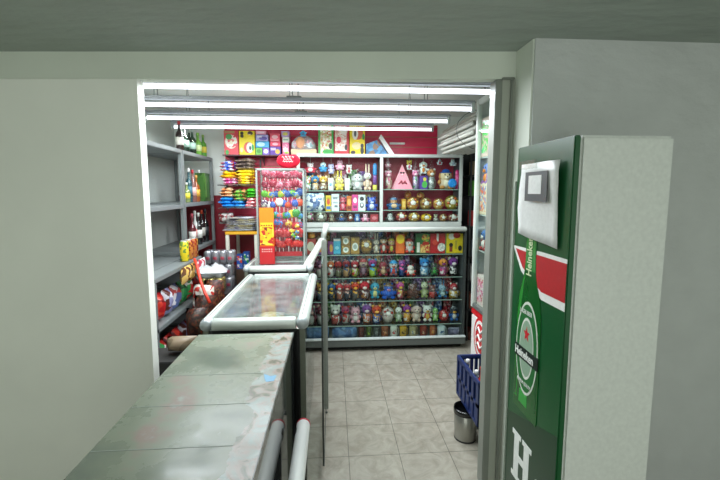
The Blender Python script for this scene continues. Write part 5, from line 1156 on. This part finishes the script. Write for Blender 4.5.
# ------------------------------------------------------------------ beer cooler in the foreground right
XFc = at(517, 148, 1.75).x; zf = at(517, 148, 1.75).z; Yfar, Ynear = 1.75, 1.33
t = thing('beer_cooler', 'tall green beer cooler with bottle picture at right edge', 'cooler', (XFc+.2, 1.5, 0))
GR = flat('075026', .3, bs=4); DGR = flat('0a3a20', .3, bs=4)
bb('cabinet', XFc+.03, XFc+.38, Ynear, Yfar, .05, zf, flat('d4d8d2', .4), .01)
door = bb('front_panel', XFc+.006, XFc+.03, Ynear, Yfar, .08, zf, GR, .004)
bb('edge_profile', XFc-.001, XFc+.03, Yfar+.0005, Yfar+.012, .08, zf-.15, flat('b4beb2', .35, .1), .003)
bb('foot_plinth', XFc+.05, XFc+.33, Ynear+.03, Yfar-.03, 0, .05, BLACK)
def fprism(m, poly, off, mat, o=None): m.prism(poly, off, mat, (XFc+.0062, 0, 0), (0, 1, 0), (0, 0, 1), (-1, 0, 0))
# lower dark field, red star wedge with white outline
m = MB(); zz3 = at(520, 420, 1.7).z
fprism(m, [(Ynear+.004, .09), (Yfar-.004, .09), (Yfar-.004, atx(509, 412, XFc).z), (Ynear+.004, atx(540, 432, XFc).z+.05)], .001, DGR); L(t, m).build('lower_field', t)
def P(px, py): q = atx(px, py, XFc); return (q.y, q.z)
m = MB(); fprism(m, [P(512.5, 245), P(524, 248), P(540, 252), (Ynear+.004, P(540, 252)[1]), (Ynear+.004, P(540, 300)[1]), P(540, 300), P(520, 271)], .0014, WHITE)
fprism(m, [P(515, 248), P(524, 251.5), P(540, 256), (Ynear+.004, P(540, 256)[1]), (Ynear+.004, P(540, 292)[1]), P(540, 292), P(521.5, 267)], .0022, flat('b81c24', .4)); L(t, m).build('red_star_panel', t)
# bottle picture
cy_ = P(526.5, 335)[0]; zb1 = P(526.5, 418)[1]; ztp = P(530, 212)[1]; BH = ztp-zb1; hw = .103
prof = [(.96, 0), (1, .02), (1, .46), (.97, .53), (.85, .60), (.6, .66), (.47, .71), (.42, .78), (.38, .97), (.42, .98), (.42, 1)]
pts = [(cy_+r_*hw, zb1+z_*BH) for r_, z_ in prof]+[(cy_-r_*hw, zb1+z_*BH) for r_, z_ in prof[::-1]]
m = MB(); fprism(m, pts, .003, flat('125a22', .15, bs=9)); bo = L(t, m).build('bottle_picture', t)
m = MB(); fprism(m, [(cy_+a_*hw, zb1+b_*BH) for a_, b_ in ((.42, .72), (.36, .97), (-.36, .97), (-.42, .72))], .0035, flat('2a8232', .2, bs=9)); L(t, m).build('neck_picture', bo)
m = MB(); fprism(m, [(cy_+a_*hw, zb1+b_*BH) for a_, b_ in ((.9, .05), (.93, .45), (.8, .585), (.45, .7), (.38, .7), (.6, .56), (.7, .45), (.7, .05))], .0033, flat('2f8a36', .2, bs=9)); L(t, m).build('edge_highlight', bo)
m = MB()
in_ = lambda s0, s1, a0, a1: [(cy_+s0*hw, zb1+a0*BH), (cy_+s1*hw, zb1+a0*BH), (cy_+s1*hw*.92, zb1+a1*BH), (cy_+s0*hw*.92, zb1+a1*BH)]
for (s0, s1, a0, a1, c_) in ((.78, .9, .06, .44, '124f22'), (-.92, -.8, .06, .44, '124f22'), (.5, .62, .2, .27, '59b84a'), (-.2, .5, .04, .11, '2c9a3c')): fprism(m, in_(s0, s1, a0, a1), .0036, flat(c_, .3))
L(t, m).build('glass_highlights', bo)
m = MB(); 
def oval(r1, r2, cz3): return [(cy_+r1*math.cos(a*PI/18), cz3+r2*math.sin(a*PI/18)) for a in range(36)]
czl = P(526, 349)[1]; OL = .21
fprism(m, oval(.093, OL, czl), .0042, flat('d4dcd0', .4)); fprism(m, oval(.086, OL*.94, czl), .0048, flat('1c6a30', .4)); fprism(m, oval(.06, OL*.66, czl), .0054, flat('d8dcd2', .4))
fprism(m, oval(.055, OL*.6, czl), .0058, flat('8ca890', .4))
L(t, m).build('oval_label', bo)
m = MB(); sz = P(526, 334)[1]; st = [(cy_+.028*(1 if k_ % 2 == 0 else .4)*math.sin(k_*PI/5), sz+.036*(1 if k_ % 2 == 0 else .4)*math.cos(k_*PI/5)) for k_ in range(10)]
fprism(m, st, .0064, flat('c8202a', .4)); L(t, m).build('red_star', bo)
m = MB(); bz_ = P(526, 356)[1]; fprism(m, [(cy_-.1, bz_-.028), (cy_+.1, bz_-.028), (cy_+.1, bz_+.028), (cy_-.1, bz_+.028)], .007, flat('10201a', .4)); L(t, m).build('name_band', bo)
def text(txt, size, ystart, z, off, mat, name, parent, sx=1, rotv=False, bold=.0):
    cu = bpy.data.curves.new(name, 'FONT'); cu.body = txt; cu.size = size; cu.extrude = .0006; cu.offset = bold; cu.resolution_u = 3
    ob = bpy.data.objects.new(name, cu); COL.objects.link(ob)
    dg = bpy.context.evaluated_depsgraph_get(); me = bpy.data.meshes.new_from_object(ob.evaluated_get(dg)); bpy.data.objects.remove(ob)
    me.materials.clear(); me.materials.append(mat)
    for v in me.vertices:
        x, y, d_ = v.co; x *= sx
        if rotv: x, y = -y, x
        v.co = Vector((XFc+.006-off-d_, ystart-x, z+y))-parent_loc(parent)
    me.update(); o = bpy.data.objects.new(name, me); COL.objects.link(o); o.parent = parent; return o
def parent_loc(p):
    return p.location if p.parent is None else p.parent.location+p.location
WT = flat('e8ece6', .4)
text('Heineken', .05, cy_+.094, bz_-.017, .0082, WT, 'name_lettering', bo, .84, bold=.0012)
text('Heineken', .06, cy_-.012, P(528, 276)[1], .0045, flat('cfe0b4', .4), 'neck_lettering', bo, .75, True, .001)
text('LAGER BEER', .026, cy_+.068, czl+OL*.72, .0056, WT, 'label_lettering', bo, .75)
text('PREMIUM QUALITY', .022, cy_+.068, czl-OL*.8, .0056, WT, 'label_lettering', bo, .62)
# slab-serif big word start
hz0, hz1 = P(512, 475)[1], P(512, 427)[1]; y0h = P(511.5, 440)[0]; y1h = P(531, 440)[0]; wd = y0h-y1h; hg = hz1-hz0
HP = [(0, 0), (.46, 0), (.46, .1), (.37, .1), (.37, .43), (.63, .43), (.63, .1), (.54, .1), (.54, 0), (1, 0), (1, .1), (.89, .1), (.89, .9), (1, .9), (1, 1), (.54, 1), (.54, .9), (.63, .9), (.63, .57), (.37, .57), (.37, .9), (.46, .9), (.46, 1), (0, 1), (0, .9), (.11, .9), (.11, .1), (0, .1)]
m = MB(); fprism(m, [(y0h-a_*wd, hz0+b_*hg) for a_, b_ in HP], .0025, WT)
L(t, m).build('big_letter', t)
text('e', hg*1.3, y1h-.012, hz0, .002, WT, 'big_letter', t, .8, bold=.006)
# taped plastic sheet with a dark framed blank notice
sh = thing('taped_sheet', 'white plastic sheet with dark framed notice taped on green cooler', 'sheet', (XFc-.004, 1.6, 1.6))
m = MB(); PP = lambda px, py: (lambda q: (q.y, q.z))(atx(px, py, XFc-.014))
y0_, z1_ = PP(518.5, 165); _, z0_ = PP(522, 234)
n_ = 8; vs = []; fs = []
for j in range(n_+1):
    for i in range(n_+1):
        u, v = i/n_, j/n_; vs.append(Vector((XFc-.006-.006*math.sin(u*5+v*4)-.004*random.random(), (y0_-.012)-u*.3, z0_+v*(z1_-z0_)-.03*u*(1-v))))
fs = [(j*(n_+1)+i, j*(n_+1)+i+1, (j+1)*(n_+1)+i+1, (j+1)*(n_+1)+i) for j in range(n_) for i in range(n_)]
m.add(vs, fs, flat('dfe1df', .35), True)
o = L(sh, m).build('plastic_sheet', sh); o.modifiers.new('thickness', 'SOLIDIFY').thickness = .001
m = MB(); yq0, zq1 = PP(527, 172.5); _, zq0 = PP(528, 201)
m.box(XFc-.02, XFc-.0185, yq0-.17, yq0, zq0, zq1, flat('565a5c', .4)); L(sh, m).build('notice_frame', sh)
m = MB(); m.box(XFc-.0215, XFc-.02, yq0-.13, yq0-.03, zq0+.03, zq1-.015, flat('e6e8e6', .4)); L(sh, m).build('notice_paper', sh)
m = MB(); tz3 = P(521, 167)[1]; m.box(XFc-.0225, XFc-.0075, y0_-.15, y0_-.02, z1_-.022, z1_+.012, film('tape', 'f4f6f4', .06, .2, 1.3)); L(sh, m).build('clear_tape', sh)

# ------------------------------------------------------------------ light: street daylight from the open shop front plus the tubes
wd_ = bpy.data.worlds.new('world'); S.world = wd_; wd_.use_nodes = True
bg = wd_.node_tree.nodes['Background']; bg.inputs[0].default_value = (.93, 1.0, .93, 1); bg.inputs[1].default_value = 1.35
S.view_settings.view_transform = 'Standard'; S.view_settings.look = 'None'; S.view_settings.exposure = 0; S.view_settings.gamma = 1
try: S.view_settings.use_curve_mapping = False
except Exception: pass
